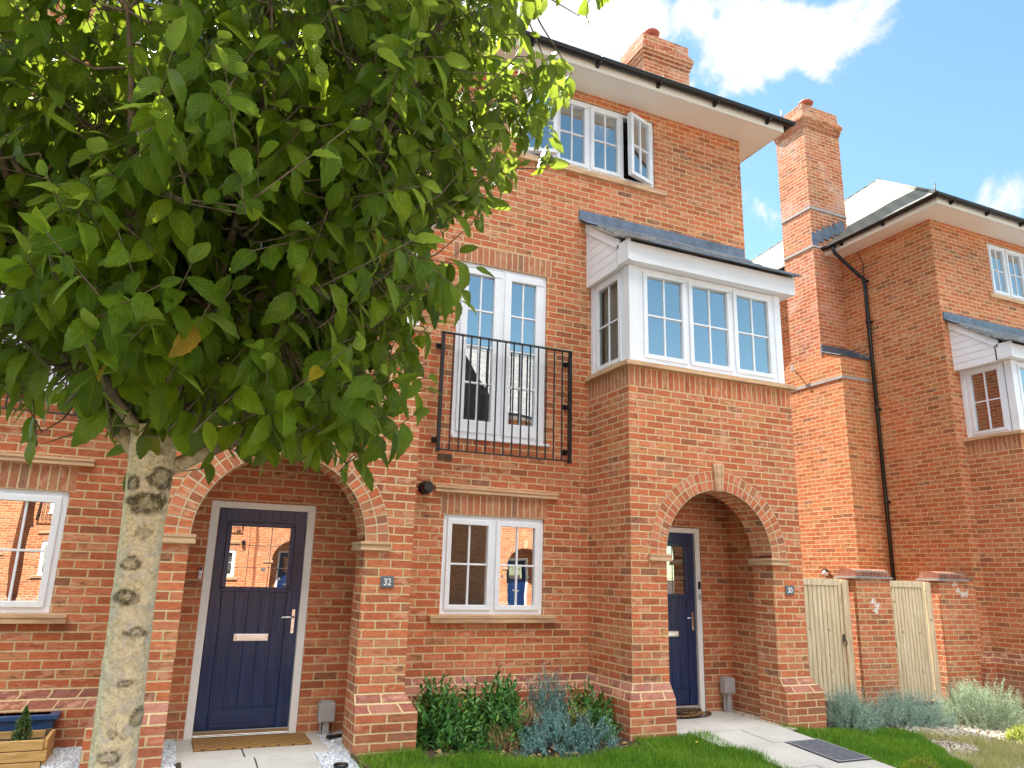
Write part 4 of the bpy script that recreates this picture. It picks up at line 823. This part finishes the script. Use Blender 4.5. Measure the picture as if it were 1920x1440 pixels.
def gate(x0, x1, y, z1, label, hx):
    g = empty('timber_gate', (x0, y, gz(x0, y)), label, 'gate', 'timber side gates'); zb = .03; H_ = z1-gz(x0, y); L = x1-x0
    mb = MB(); boards(mb, .05, L-.05, 0, zb, H_-.075, 10); mb.build('boards', M['gate'], g)
    for nm, a in (('stile', (0, .055, -.028, .03, zb, H_)), ('stile', (L-.055, L, -.028, .03, zb, H_)), ('top_rail', (.056, L-.056, -.028, .03, H_-.09, H_)), ('bottom_rail', (.056, L-.056, .013, .05, zb+.1, zb+.2))): mb = MB(); mb.box(*a); mb.build(nm, M['gate'], g, bevel=.004)
    mb = MB(); mb.box(hx-.018, hx+.018, -.036, -.028, .80, .90); cc = Vector((hx, -.05, .80)); mb.tube([(cc.x+.036*math.sin(a), cc.y-.004, cc.z-.012+.044*math.cos(a)) for a in [2*math.pi*k/16 for k in range(17)]], .006, 6, cap=False); mb.build('ring_handle', M['iron'], g)
    return g
gate(3.62, 4.53, .64, 1.60, 'left weathered timber gate with ring handle, beside pillar 30', .885)
gate(5.445, 6.25, .64, 1.60, 'right weathered timber gate with ring handle, between the brick piers', .03)
for x0, x1, lb in ((4.54, 4.64, 'square timber gate post against the left side of the middle pier'), (6.265, 6.36, 'square timber gate post beside the pier of the far right house')):
    mb = MB(); mb.box(x0, x1, .60, .69, -.2, 1.595); mb.box(x1+.003, x1+.045, .61, .67, -.2, 1.585); mb.box(x0-.006, x0, .585, .60, -.1, 1.58); tag(mb.build('gate_post', M['gate'], bevel=.004), lb, 'gate post', 'timber gate posts')
fo = empty('timber_fence', (2.66, .64, 0), 'weathered timber fence panel tucked behind the porch of number 30', 'fence'); mb = MB(); boards(mb, 0, .93, 0, .02, 1.52, 10); mb.build('boards', M['gate'], fo); mb = MB(); mb.box(0, .93, -.028, .03, 1.52, 1.60); mb.build('top_rail', M['gate'], fo)
# bulkhead light and bracket on the side wall of the right house
mb = MB(); mb.lathe([(.075, 0), (.08, .012), (.07, .03), (.045, .06), (.01, .07)], (0, 0, 0), 20); mb.M = None
o = mb.build('wall_light', M['cream']); o.location = (6.545, 2.80, 1.72); o.rotation_euler = (0, R(-90), 0); tag(o, 'small round wall light with dark hood on the orange side wall above the left gate', 'wall light')
mb = MB(); mb.lathe([(.082, 0), (.086, .02), (.075, .045)], (0, 0, 0), 20); o.scale = (.8, .8, .8); o2 = mb.build('hood', M['black'], o); o2.scale = (.55, 1.02, 1.1); o2.location = (.04, 0, 0)
mb = MB(); mb.box(6.47, 6.545, 3.17, 3.19, 5.60, 5.63); mb.box(6.455, 6.475, 3.15, 3.21, 5.60, 5.72)
tag(mb.build('wall_bracket', M['meter'], bevel=.004), 'small grey metal bracket on the side chimney just right of the bay window', 'bracket')

# ------------------------------------------------------------------ shrubs
LT_V = []; nr_, nc_ = 5, 3
for i in range(nr_+1):
    v = i/nr_; wd = math.sin(math.pi*min(1, v*.96+.02))**.8*.5
    for k in (-1, 0, 1): LT_V.append([k*wd, v, -.10*v*v+(.10*abs(k)*wd*2)])
LT_V = np.array(LT_V); LT_F = np.array([[i*3+k, i*3+k+1, (i+1)*3+k+1, (i+1)*3+k] for i in range(nr_) for k in (0, 1)]); LT_UV = np.array([[k, i/nr_] for i in range(nr_+1) for k in (-1., 0, 1)])
def bush(name, label, cat, c, rx, ry, h, shoots, per, L, Wd, mat, seed, group=None, up_=1.0, spread=.9, base=.0, parent=None, stemmat=None, cone=False):
    g = np.random.default_rng(seed); c = np.array(c); th = g.uniform(0, 2*math.pi, shoots); ph = np.arccos(g.uniform(0, 1, shoots)); rr = g.uniform(.45, 1.0, shoots)**.6*(1+.13*np.sin(th*3+seed)+.1*np.sin(th*7+ph*5))
    hz = np.cos(ph)*rr; hr = np.sin(ph)*rr
    if cone: hz = g.uniform(0, 1, shoots); hr = (1-hz)**.8*g.uniform(.5, 1, shoots)
    tip = np.stack([c[0]+rx*hr*np.cos(th), c[1]+ry*hr*np.sin(th), c[2]+h*(base+(1-base)*hz)], 1)
    d0 = np.stack([np.cos(th)*hr*spread, np.sin(th)*hr*spread, np.full(shoots, up_)], 1)+g.normal(0, .22, (shoots, 3)); d0 /= np.linalg.norm(d0, axis=1, keepdims=True)
    tt = np.tile(np.linspace(0, 1, per), (shoots, 1)).reshape(-1); sp = np.repeat(np.arange(shoots), per); n = len(sp); slen = L*per*.28
    pos = tip[sp]-d0[sp]*((1-tt)*slen)[:, None]; az = tt*per*2.4+np.repeat(g.uniform(0, 6.28, shoots), per)
    F0 = frames(d0[sp]); side = F0[:, :, 0]*np.cos(az)[:, None]+F0[:, :, 2]*np.sin(az)[:, None]; op = .45+.75*(1-tt)
    d = side*op[:, None]+d0[sp]*.9+g.normal(0, .15, (n, 3)); fr = frames(d, g.normal(0, .4, n), upv=d0[sp]); s = L*g.uniform(.6, 1.15, n)*(1-.35*tt)
    mt = fr*np.stack([s*Wd/L, s, s], 1)[:, None, :]; rd = np.clip(np.repeat(g.random(shoots), per)*.55+g.random(n)*.3+.15*tt, 0, 1)
    o = empty(name, tuple(c), label, cat, group) if parent is None else parent
    lf = inst_mesh('foliage', LT_V, LT_F, mt, pos-c, mat, rd, LT_UV, o)
    mb = MB()
    for i in g.choice(shoots, min(shoots, 60), False):
        e = Vector(tip[i]-c-d0[i]*slen*.3); b = Vector((e.x*.12, e.y*.12, -.02)); m_ = b.lerp(e, .5)+Vector((e.x*.12, e.y*.12, .0)); mb.tube([b, m_, e], [.006, .004, .0018], 5)
    mb.build('stems', stemmat or M['twig'], o); return o
M['twig'] = plain('twig_bark', (.13, .085, .05), .8, var=.15, scale=30)
M['drytwig'] = plain('dry_twig', (.42, .30, .17), .85, var=.15, scale=30)
M['glossleaf'] = leafmat('glossy_green_leaf', [(0, (.02, .08, .018)), (.5, (.05, .17, .035)), (.8, (.11, .28, .05)), (1, (.30, .46, .06))], (.18, .34, .04), .3, vein=0, tfac=.18)
M['blueleaf'] = leafmat('blue_green_leaf', [(0, (.06, .15, .15)), (.5, (.14, .29, .28)), (.85, (.27, .43, .40)), (1, (.38, .52, .28))], (.2, .32, .25), .6, tfac=.2)
M['silverleaf'] = leafmat('silver_leaf', [(0, (.20, .33, .27)), (.5, (.36, .50, .42)), (.85, (.54, .66, .54)), (1, (.66, .72, .50))], (.35, .45, .32), .7, tfac=.2)
M['oliveleaf'] = leafmat('olive_silver_leaf', [(0, (.18, .25, .17)), (.5, (.33, .42, .29)), (.85, (.48, .56, .40)), (1, (.60, .56, .36))], (.35, .38, .22), .7, tfac=.2)
M['limeleaf'] = leafmat('lime_leaf', [(0, (.10, .20, .02)), (.5, (.28, .38, .03)), (1, (.55, .52, .05))], (.5, .55, .05), .5, tfac=.35)
M['boxleaf'] = leafmat('box_leaf', [(0, (.03, .09, .025)), (.5, (.07, .18, .04)), (.85, (.18, .30, .08)), (1, (.42, .42, .16))], (.3, .4, .08), .35, tfac=.2)
M['dryleaf'] = leafmat('dry_leaf', [(0, (.20, .12, .05)), (.5, (.42, .28, .12)), (1, (.60, .46, .24))], (.5, .35, .12), .8, tfac=.2)
GB = 'glossy green shrubs under the middle window'
bush('shrub', 'leftmost glossy green shrub, against the pillar of number 32', 'shrub', (-1.93, -.62, .02), .44, .50, .53, 330, 9, .095, .036, M['glossleaf'], 11, GB)
bush('shrub', 'glossy green shrub directly below the middle window sill', 'shrub', (-1.38, -.60, .02), .46, .50, .55, 330, 9, .092, .035, M['glossleaf'], 12, GB)
bush('shrub', 'glossy green shrub with yellow leaves beside the left pillar of porch 30', 'shrub', (-.36, -.62, .02), .36, .42, .46, 200, 9, .085, .034, M['glossleaf'], 13, GB)
bush('shrub', 'blue green feathery shrub, tall, between the glossy green shrubs', 'shrub', (-.78, -.55, .02), .30, .28, .62, 420, 12, .040, .011, M['blueleaf'], 14, None, up_=1.5)
bush('shrub', 'low spreading blue grey rue at the front of the bed', 'shrub', (-.88, -1.08, .0), .56, .36, .36, 650, 12, .040, .013, M['blueleaf'], 15, None, up_=.9)
bush('dry_shrub', 'clump of dead tan stems leaning on the blue grey rue', 'dead plant', (-1.16, -.92, .22), .16, .12, .20, 60, 6, .05, .008, M['dryleaf'], 16, None, up_=.5, stemmat=M['drytwig'])
bush('shrub', 'small yellow flowered sprigs above the blue grey rue', 'shrub', (-.70, -1.05, .22), .16, .12, .20, 50, 7, .028, .010, M['limeleaf'], 17, None)
bush('shrub', 'low glossy sprig in leaf litter at the lawn edge, right of the number 32 pillar', 'shrub', (-1.72, -1.08, .02), .24, .12, .15, 60, 7, .06, .024, M['glossleaf'], 18, None)
bush('dry_shrub', 'tangle of dry brown twigs at the foot of the green shrubs', 'dead plant', (-1.42, -.98, .02), .24, .16, .24, 120, 6, .05, .006, M['dryleaf'], 19, None, stemmat=M['drytwig'])
SB = 'silvery shrubs along the side gates'
bush('lavender', 'pale silver green cotton lavender beside the right pillar of number 30', 'shrub', (2.86, -.92, -.05), .36, .34, .46, 750, 14, .044, .008, M['silverleaf'], 21, SB, up_=1.1)
bush('lavender', 'blue silver cotton lavender in front of the right gate', 'shrub', (3.95, -.75, -.08), .62, .42, .40, 1000, 14, .046, .008, M['silverleaf'], 22, SB, up_=1.1)
bush('lavender', 'olive grey lavender with bare stems in the lower right corner', 'shrub', (5.15, -.85, -.10), .72, .55, .52, 1100, 14, .050, .008, M['oliveleaf'], 23, SB, up_=1.3)
bush('ground_cover_plant', 'yellow orange low plant at the right edge below the lavender', 'plant', (4.75, -1.62, -.10), .35, .12, .14, 260, 8, .022, .009, M['limeleaf'], 24, None)
bush('ground_cover_plant', 'lime yellow low plant at the bottom edge of the right lawn', 'plant', (2.05, -2.45, -.08), .26, .10, .14, 220, 8, .022, .008, M['limeleaf'], 25, None)
bush('boxwood', 'small upright boxwood with pale tips in the wooden planter', 'shrub', (-5.235, -.50, .20), .105, .10, .27, 240, 9, .022, .011, M['boxleaf'], 26, None, up_=1.4, cone=True)
g = np.random.default_rng(44); lit = []
n = 420; x = g.uniform(-2.15, -.15, n); y = g.uniform(-1.35, -.15, n); k = ~np.array([in_left_lawn(a, b) for a, b in zip(x, y)]); x, y = x[k], y[k]; n = len(x)
mt = frames(g.normal(0, 1, (n, 3))*[1, 1, .35], g.normal(0, .5, n))*np.stack([np.full(n, .03), np.full(n, .05), np.full(n, .08)], 1)[:, None, :]
tag(inst_mesh('leaf_litter', LT_V, LT_F, mt, np.stack([x, y, np.array([gz(a, b) for a, b in zip(x, y)])+.012], 1), M['dryleaf'], g.random(n), LT_UV), kind='stuff')
mt = frames(np.array([[1., .4, .2]]))*np.array([.03, .055, .05])[None, None, :]
tag(inst_mesh('fallen_leaf', LT_V, LT_F, mt, np.array([[.35, -1.42, gz(.35, -1.42)+.065]]), leafmat('yellow_leaf', [(0, (.7, .5, .03)), (1, (.8, .6, .05))], (.7, .5, .03)), np.array([.5]), LT_UV), 'single yellow leaf lying on the lawn left of the path to 30', 'leaf')

# ------------------------------------------------------------------ the street tree
from mathutils import noise as mn
TX, TY = -4.435, -5.02
tree = empty('hornbeam_tree', (TX, TY, gz(TX, TY)), 'street tree with pale scarred trunk and dense toothed green leaves, close on the left', 'tree')
zo = gz(TX, TY)
scars = [(275, 945, .052, .032, 1.3), (301, 897, .034, .034, 1.2), (252, 903, .018, .026, 1), (270, 1000, .022, .018, .6), (246, 1057, .026, .020, .9), (237, 1120, .032, .022, 1.1), (254, 1186, .030, .014, 1), (235, 1281, .022, .010, .7), (258, 1345, .024, .024, .8), (205, 1420, .03, .018, .8), (212, 1375, .012, .012, .7), (300, 935, .016, .02, .7)]
SC = []
for px, py, a, b, s in scars:
    d = fw+rt2*((px-960)/F_PX)-up2*((py-720)/F_PX); t_ = (TY-.05-CAM.y)/d.y; p = CAM+d*t_; SC.append((p.x-TX, p.z, a, b, s))
nz_, na = 300, 96; V = []; A = []
z_lo, z_hi = zo-.05, 1.98
for i in range(nz_+1):
    z = z_lo+(z_hi-z_lo)*i/nz_
    r = .0665-.0055*min(1, (z-z_lo)/1.2)+.010*max(0, (z-1.72)/.26)**1.6+.02*max(0, 1-(z-z_lo)/.25)**2
    cx = .010*math.sin(z*2.2)-.006
    for k in range(na):
        th = 2*math.pi*k/na; x = math.cos(th); y = math.sin(th); q = Vector((x*1.6, y*1.6, z*2.2))
        rr = r*(1+.05*mn.noise(q)+.02*mn.noise(q*4)); s = 0
        if y < .35:
            for sx_, sz_, a, b, st in SC:
                e = ((x*r+cx-sx_)/a)**2+((z-sz_)/b)**2
                if e < 3:
                    e = math.sqrt(e)+.35*mn.noise(Vector((x*r*45, z*45, sx_*50))); ring = math.exp(-((e-.8)/.28)**2); s = max(s, st*(ring*.9+.45*max(0, 1-e))); rr += .006*st*math.exp(-e*e*.8)-.0035*st*ring*mn.noise(Vector((x*30, z*60, 1)))
        V.append((cx+x*rr, y*rr, z-zo)); A.append(min(1, s))
me = bpy.data.meshes.new('trunk'); me.from_pydata(V, [], [(i*na+k, i*na+(k+1) % na, (i+1)*na+(k+1) % na, (i+1)*na+k) for i in range(nz_) for k in range(na)])
me.polygons.foreach_set('use_smooth', [True]*len(me.polygons)); at = me.attributes.new('scar', 'FLOAT', 'POINT'); at.data.foreach_set('value', A)
t = NT('pale_bark'); o = t.obj(); mp = t.n('ShaderNodeMapping'); t.l(o, mp.inputs[0]); mp.inputs['Scale'].default_value = (1, 1, 1)
f1 = t.noise(42, 7, .75, o, 1.2); f2 = t.noise(17, 6, .7, o, .8); f3 = t.noise(90, 4, .7, o)
c = t.ramp(f1, [(.30, (.30, .23, .12)), (.40, (.62, .52, .31)), (.52, (.86, .76, .52)), (.75, (.95, .88, .70))])
c = t.mix(t.m_('MULTIPLY', t.step(f2, .50, .60), .65), c, (.62, .58, .55)); c = t.mix(.5, c, t.ramp(f3, [(.36, (.66, .62, .52)), (.56, (1.12, 1.1, 1.05))]), 'MULTIPLY')
sa = t.n('ShaderNodeAttribute', attribute_name='scar'); sf = t.m_('MULTIPLY', sa.outputs['Fac'], t.ramp(t.noise(55, 6, .75, o, 1.0), [(.36, (0, 0, 0)), (.60, (1.0, 1.0, 1.0))]))
c = t.mix(t.m_('MINIMUM', t.m_('MULTIPLY', sf, 1.25), .9), c, (.10, .075, .03)); t.base(c); t.rough(.9); t.bump(t.m_('ADD', t.m_('ADD', f1, t.m_('MULTIPLY', f3, .5)), t.m_('MULTIPLY', sf, -1.2)), .9, .006)
me.materials.append(t.m); tr_ = bpy.data.objects.new('trunk', me); col.objects.link(tr_); tr_.parent = tree
t = NT('branch_bark'); o = t.obj(); 
gp_ = t.n('ShaderNodeVectorMath', operation='DISTANCE'); t.l(o, gp_.inputs[0]); gp_.inputs[1].default_value = (0, 0, 1.88-zo)
t.base(t.mix(t.step(gp_.outputs['Value'], .24, .06), t.ramp(t.noise(22, 6, .7, o), [(.3, (.05, .038, .025)), (.5, (.13, .10, .065)), (.75, (.28, .23, .15))]), t.ramp(t.noise(26, 6, .7, o), [(.35, (.26, .20, .11)), (.6, (.66, .58, .38))]))); t.rough(.85); t.bump(t.noise(40, 4, .6, o), .6, .005); M['bark'] = t.m
zz_ = np.array([1.80, 1.88, 1.98, 2.12, 2.35, 2.7, 3.1, 3.5, 4.0, 4.5, 5.0, 5.4]); rr_ = np.array([.50, .70, .82, .90, .94, 0.94, 1.06, 1.27, 1.40, 1.3, .9, .3])
# limbs: a leader and a vase of side limbs
g = np.random.default_rng(101); limbs = []; bm_ = MB()
def limb(p, d, L, r, bend, n=8):
    pts = [Vector(p)]; d = Vector(d).normalized()
    for i in range(n):
        d = (d+Vector((g.normal(0, .07), g.normal(0, .07), bend))).normalized(); q = pts[-1]+d*(L/n)
        if math.hypot(q.x, q.y) > .86*np.interp(q.z+zo, zz_, rr_): break
        pts.append(q)
    n = len(pts)-1
    if n < 1: return pts, [r]
    rr = [max(.003, r*(1-.82*i/n)) for i in range(n+1)]; bm_.tube(pts, rr, 8 if r > .012 else 5); limbs.append((pts, rr)); return pts, rr
F_ = Vector((0, 0, 1.95-zo))
pts, rr = limb(F_+Vector((.01, 0, -.06)), (.06, .02, 1), 2.9, .044, .01, 12)
sub = []
for k in range(15):
    az = k*2.4+.3; z = .0+.02*k; st = F_+Vector((math.cos(az)*.035, math.sin(az)*.035, -.10+z)); el = .55+.6*(k % 3)/2
    q, r_ = limb(st, (math.cos(az), math.sin(az), el), 1.1+.9*g.random(), .017+.011*g.random(), .085, 9); sub.append((q, r_))
for k in range(14):
    i = 3+k % 9; az = k*2.4; q, r_ = limb(pts[i], (math.cos(az), math.sin(az), .55), .7+.6*g.random(), .016, .05, 7); sub.append((q, r_))
for q, r_ in list(sub):
    if len(q) < 4: continue
    for k in range(5):
        i = 2+k; i = min(i, len(q)-2); az = g.uniform(0, 6.28); limb(q[i], (math.cos(az), math.sin(az), .5), .45+.45*g.random(), max(.006, r_[i]*.6), .05, 6)
LP = np.array([list(p) for L_ in limbs for p in L_[0]]); 
# crown envelope, radius by height above the fork; twigs carry alternate leaves
NTW = 2350; tip = []
while len(tip) < NTW:
    z = g.uniform(1.80, 5.3) if g.random() < .45 else g.uniform(1.80, 3.5); R_ = np.interp(z, zz_, rr_); u = g.random()**.55; az = g.uniform(0, 6.28)
    if len(tip) > 2000: z = g.uniform(2.8, 4.1); R_ = np.interp(z, zz_, rr_); az = g.uniform(-1.1, .9); u = g.uniform(.5, 1.0)
    R2 = R_*(1+.09*math.sin(az*3+z*2)+.09*math.sin(az*7-z*5)+.06*math.sin(az*13+z*11))*(1.13 if g.random() < .07 else 1); p = np.array([R2*u*math.cos(az), R2*u*math.sin(az), z-zo])
    pc = Vector((TX+p[0], TY+p[1], z))-CAM
    if pc.length < .95 or z < 1.70+.125*pc.length+(.03 if p[0]+.4*p[1] > -.1 else .10): continue
    if z < 2.5 and u < .5 and g.random() < .6: continue
    if z > 3.9 and g.random() < .35: continue
    # keep the trunk's top and door open below the crown
    tip.append(p)
tip = np.array(tip)
lv_pos, lv_dir, lv_up, lv_s, lv_r = [], [], [], [], []
for p in tip:
    out = np.array([p[0], p[1], 0]); out /= (np.linalg.norm(out)+1e-6); d = out*g.uniform(.5, 1.0)+np.array([0, 0, g.uniform(-.15, .75)])+g.normal(0, .35, 3); d /= np.linalg.norm(d)
    L_ = g.uniform(.16, .36); b = p-d*L_; j = np.argmin(np.sum((LP-b)**2, 1)); root = LP[j]
    if np.linalg.norm(root-b) > .03: bm_.tube([Vector(root), Vector(root).lerp(Vector(b), .5)+Vector((0, 0, -.03)), Vector(b), Vector(p)], [.0042, .0034, .0026, .0012], 4, cap=False)
    nl = g.integers(6, 9); tw = g.random()
    for k in range(nl):
        t_ = (k+.6)/nl; q = b+d*L_*t_*1.02; sd = np.cross(d, [0, 0, 1.]); sd /= (np.linalg.norm(sd)+1e-6); sg = 1 if k % 2 else -1
        ld = sd*sg*g.uniform(.35, .95)+d*g.uniform(.2, .7)+np.array([0, 0, -g.uniform(.5, 2.0)])+g.normal(0, .22, 3)
        if k == nl-1: ld = d+np.array([0, 0, -.3])
        lv_pos.append(q); lv_dir.append(ld); lv_up.append(out*.75+np.array([0, 0, .7])+g.normal(0, .35, 3)); lv_s.append(g.uniform(.064, .122)*(1-.25*(k == nl-1))); lv_r.append(np.clip(.62*g.random()+.25*tw, 0, .93) if g.random() > .007 else g.uniform(.95, 1))
lv_pos = np.array(lv_pos); lv_dir = np.array(lv_dir); lv_up = np.array(lv_up); lv_s = np.array(lv_s); lv_r = np.array(lv_r); nL = len(lv_pos)
rows, cols_ = 12, 5; TV = []; TU = []
for i in range(rows+1):
    v = i/rows; wd = .25*(math.sin(math.pi*v**.82)**.75 if 0 < v < 1 else 0)*(1 if v < .8 else 1-.35*(v-.8)/.2)
    for k in range(cols_):
        u = (k-2)/2; e = 1+(.055*(1 if i % 2 else -1) if abs(u) == 1 and 0 < i < rows else 0); TV.append([u*wd*e, v+(.02 if abs(u) == 1 and i % 2 else 0), 0]); TU.append([u, v])
TV = np.array(TV); TU = np.array(TU); TF = np.array([[i*cols_+k, i*cols_+k+1, (i+1)*cols_+k+1, (i+1)*cols_+k] for i in range(rows) for k in range(cols_-1)])
fold = g.uniform(.10, .60, nL); droop = g.uniform(-.05, .42, nL); curl = g.normal(0, .12, nL); wave = g.uniform(0, .03, nL); phs = g.uniform(0, 6, nL); wid = g.uniform(.85, 1.12, nL)
per = np.repeat(TV[None], nL, 0); per[:, :, 0] *= wid[:, None]; ux = per[:, :, 0]; vy = per[:, :, 1]
per[:, :, 2] = np.abs(ux)*fold[:, None]-droop[:, None]*vy**2+curl[:, None]*ux*vy*2+wave[:, None]*np.sin(vy*9+phs[:, None]+np.sign(ux)*1.3)*np.abs(ux)*5
per[:, :, 1] = vy-.12*np.abs(droop)[:, None]*vy**2
fr = frames(lv_dir, g.normal(0, .45, nL), upv=lv_up); mt = fr*lv_s[:, None, None]
M['leaf'] = leafmat('hornbeam_leaf', [(0, (.040, .125, .010)), (.25, (.090, .22, .012)), (.55, (.175, .34, .016)), (.85, (.30, .47, .022)), (.945, (.36, .46, .03)), (.975, (.60, .42, .03)), (1, (.45, .22, .04))], (.56, .66, .05), .28, vein=11, tfac=.44, back=(.10, .20, .06))
inst_mesh('crown', TV, TF, mt, lv_pos, M['leaf'], lv_r, TU, tree, per=per)
bm_.build('branches', M['bark'], tree)
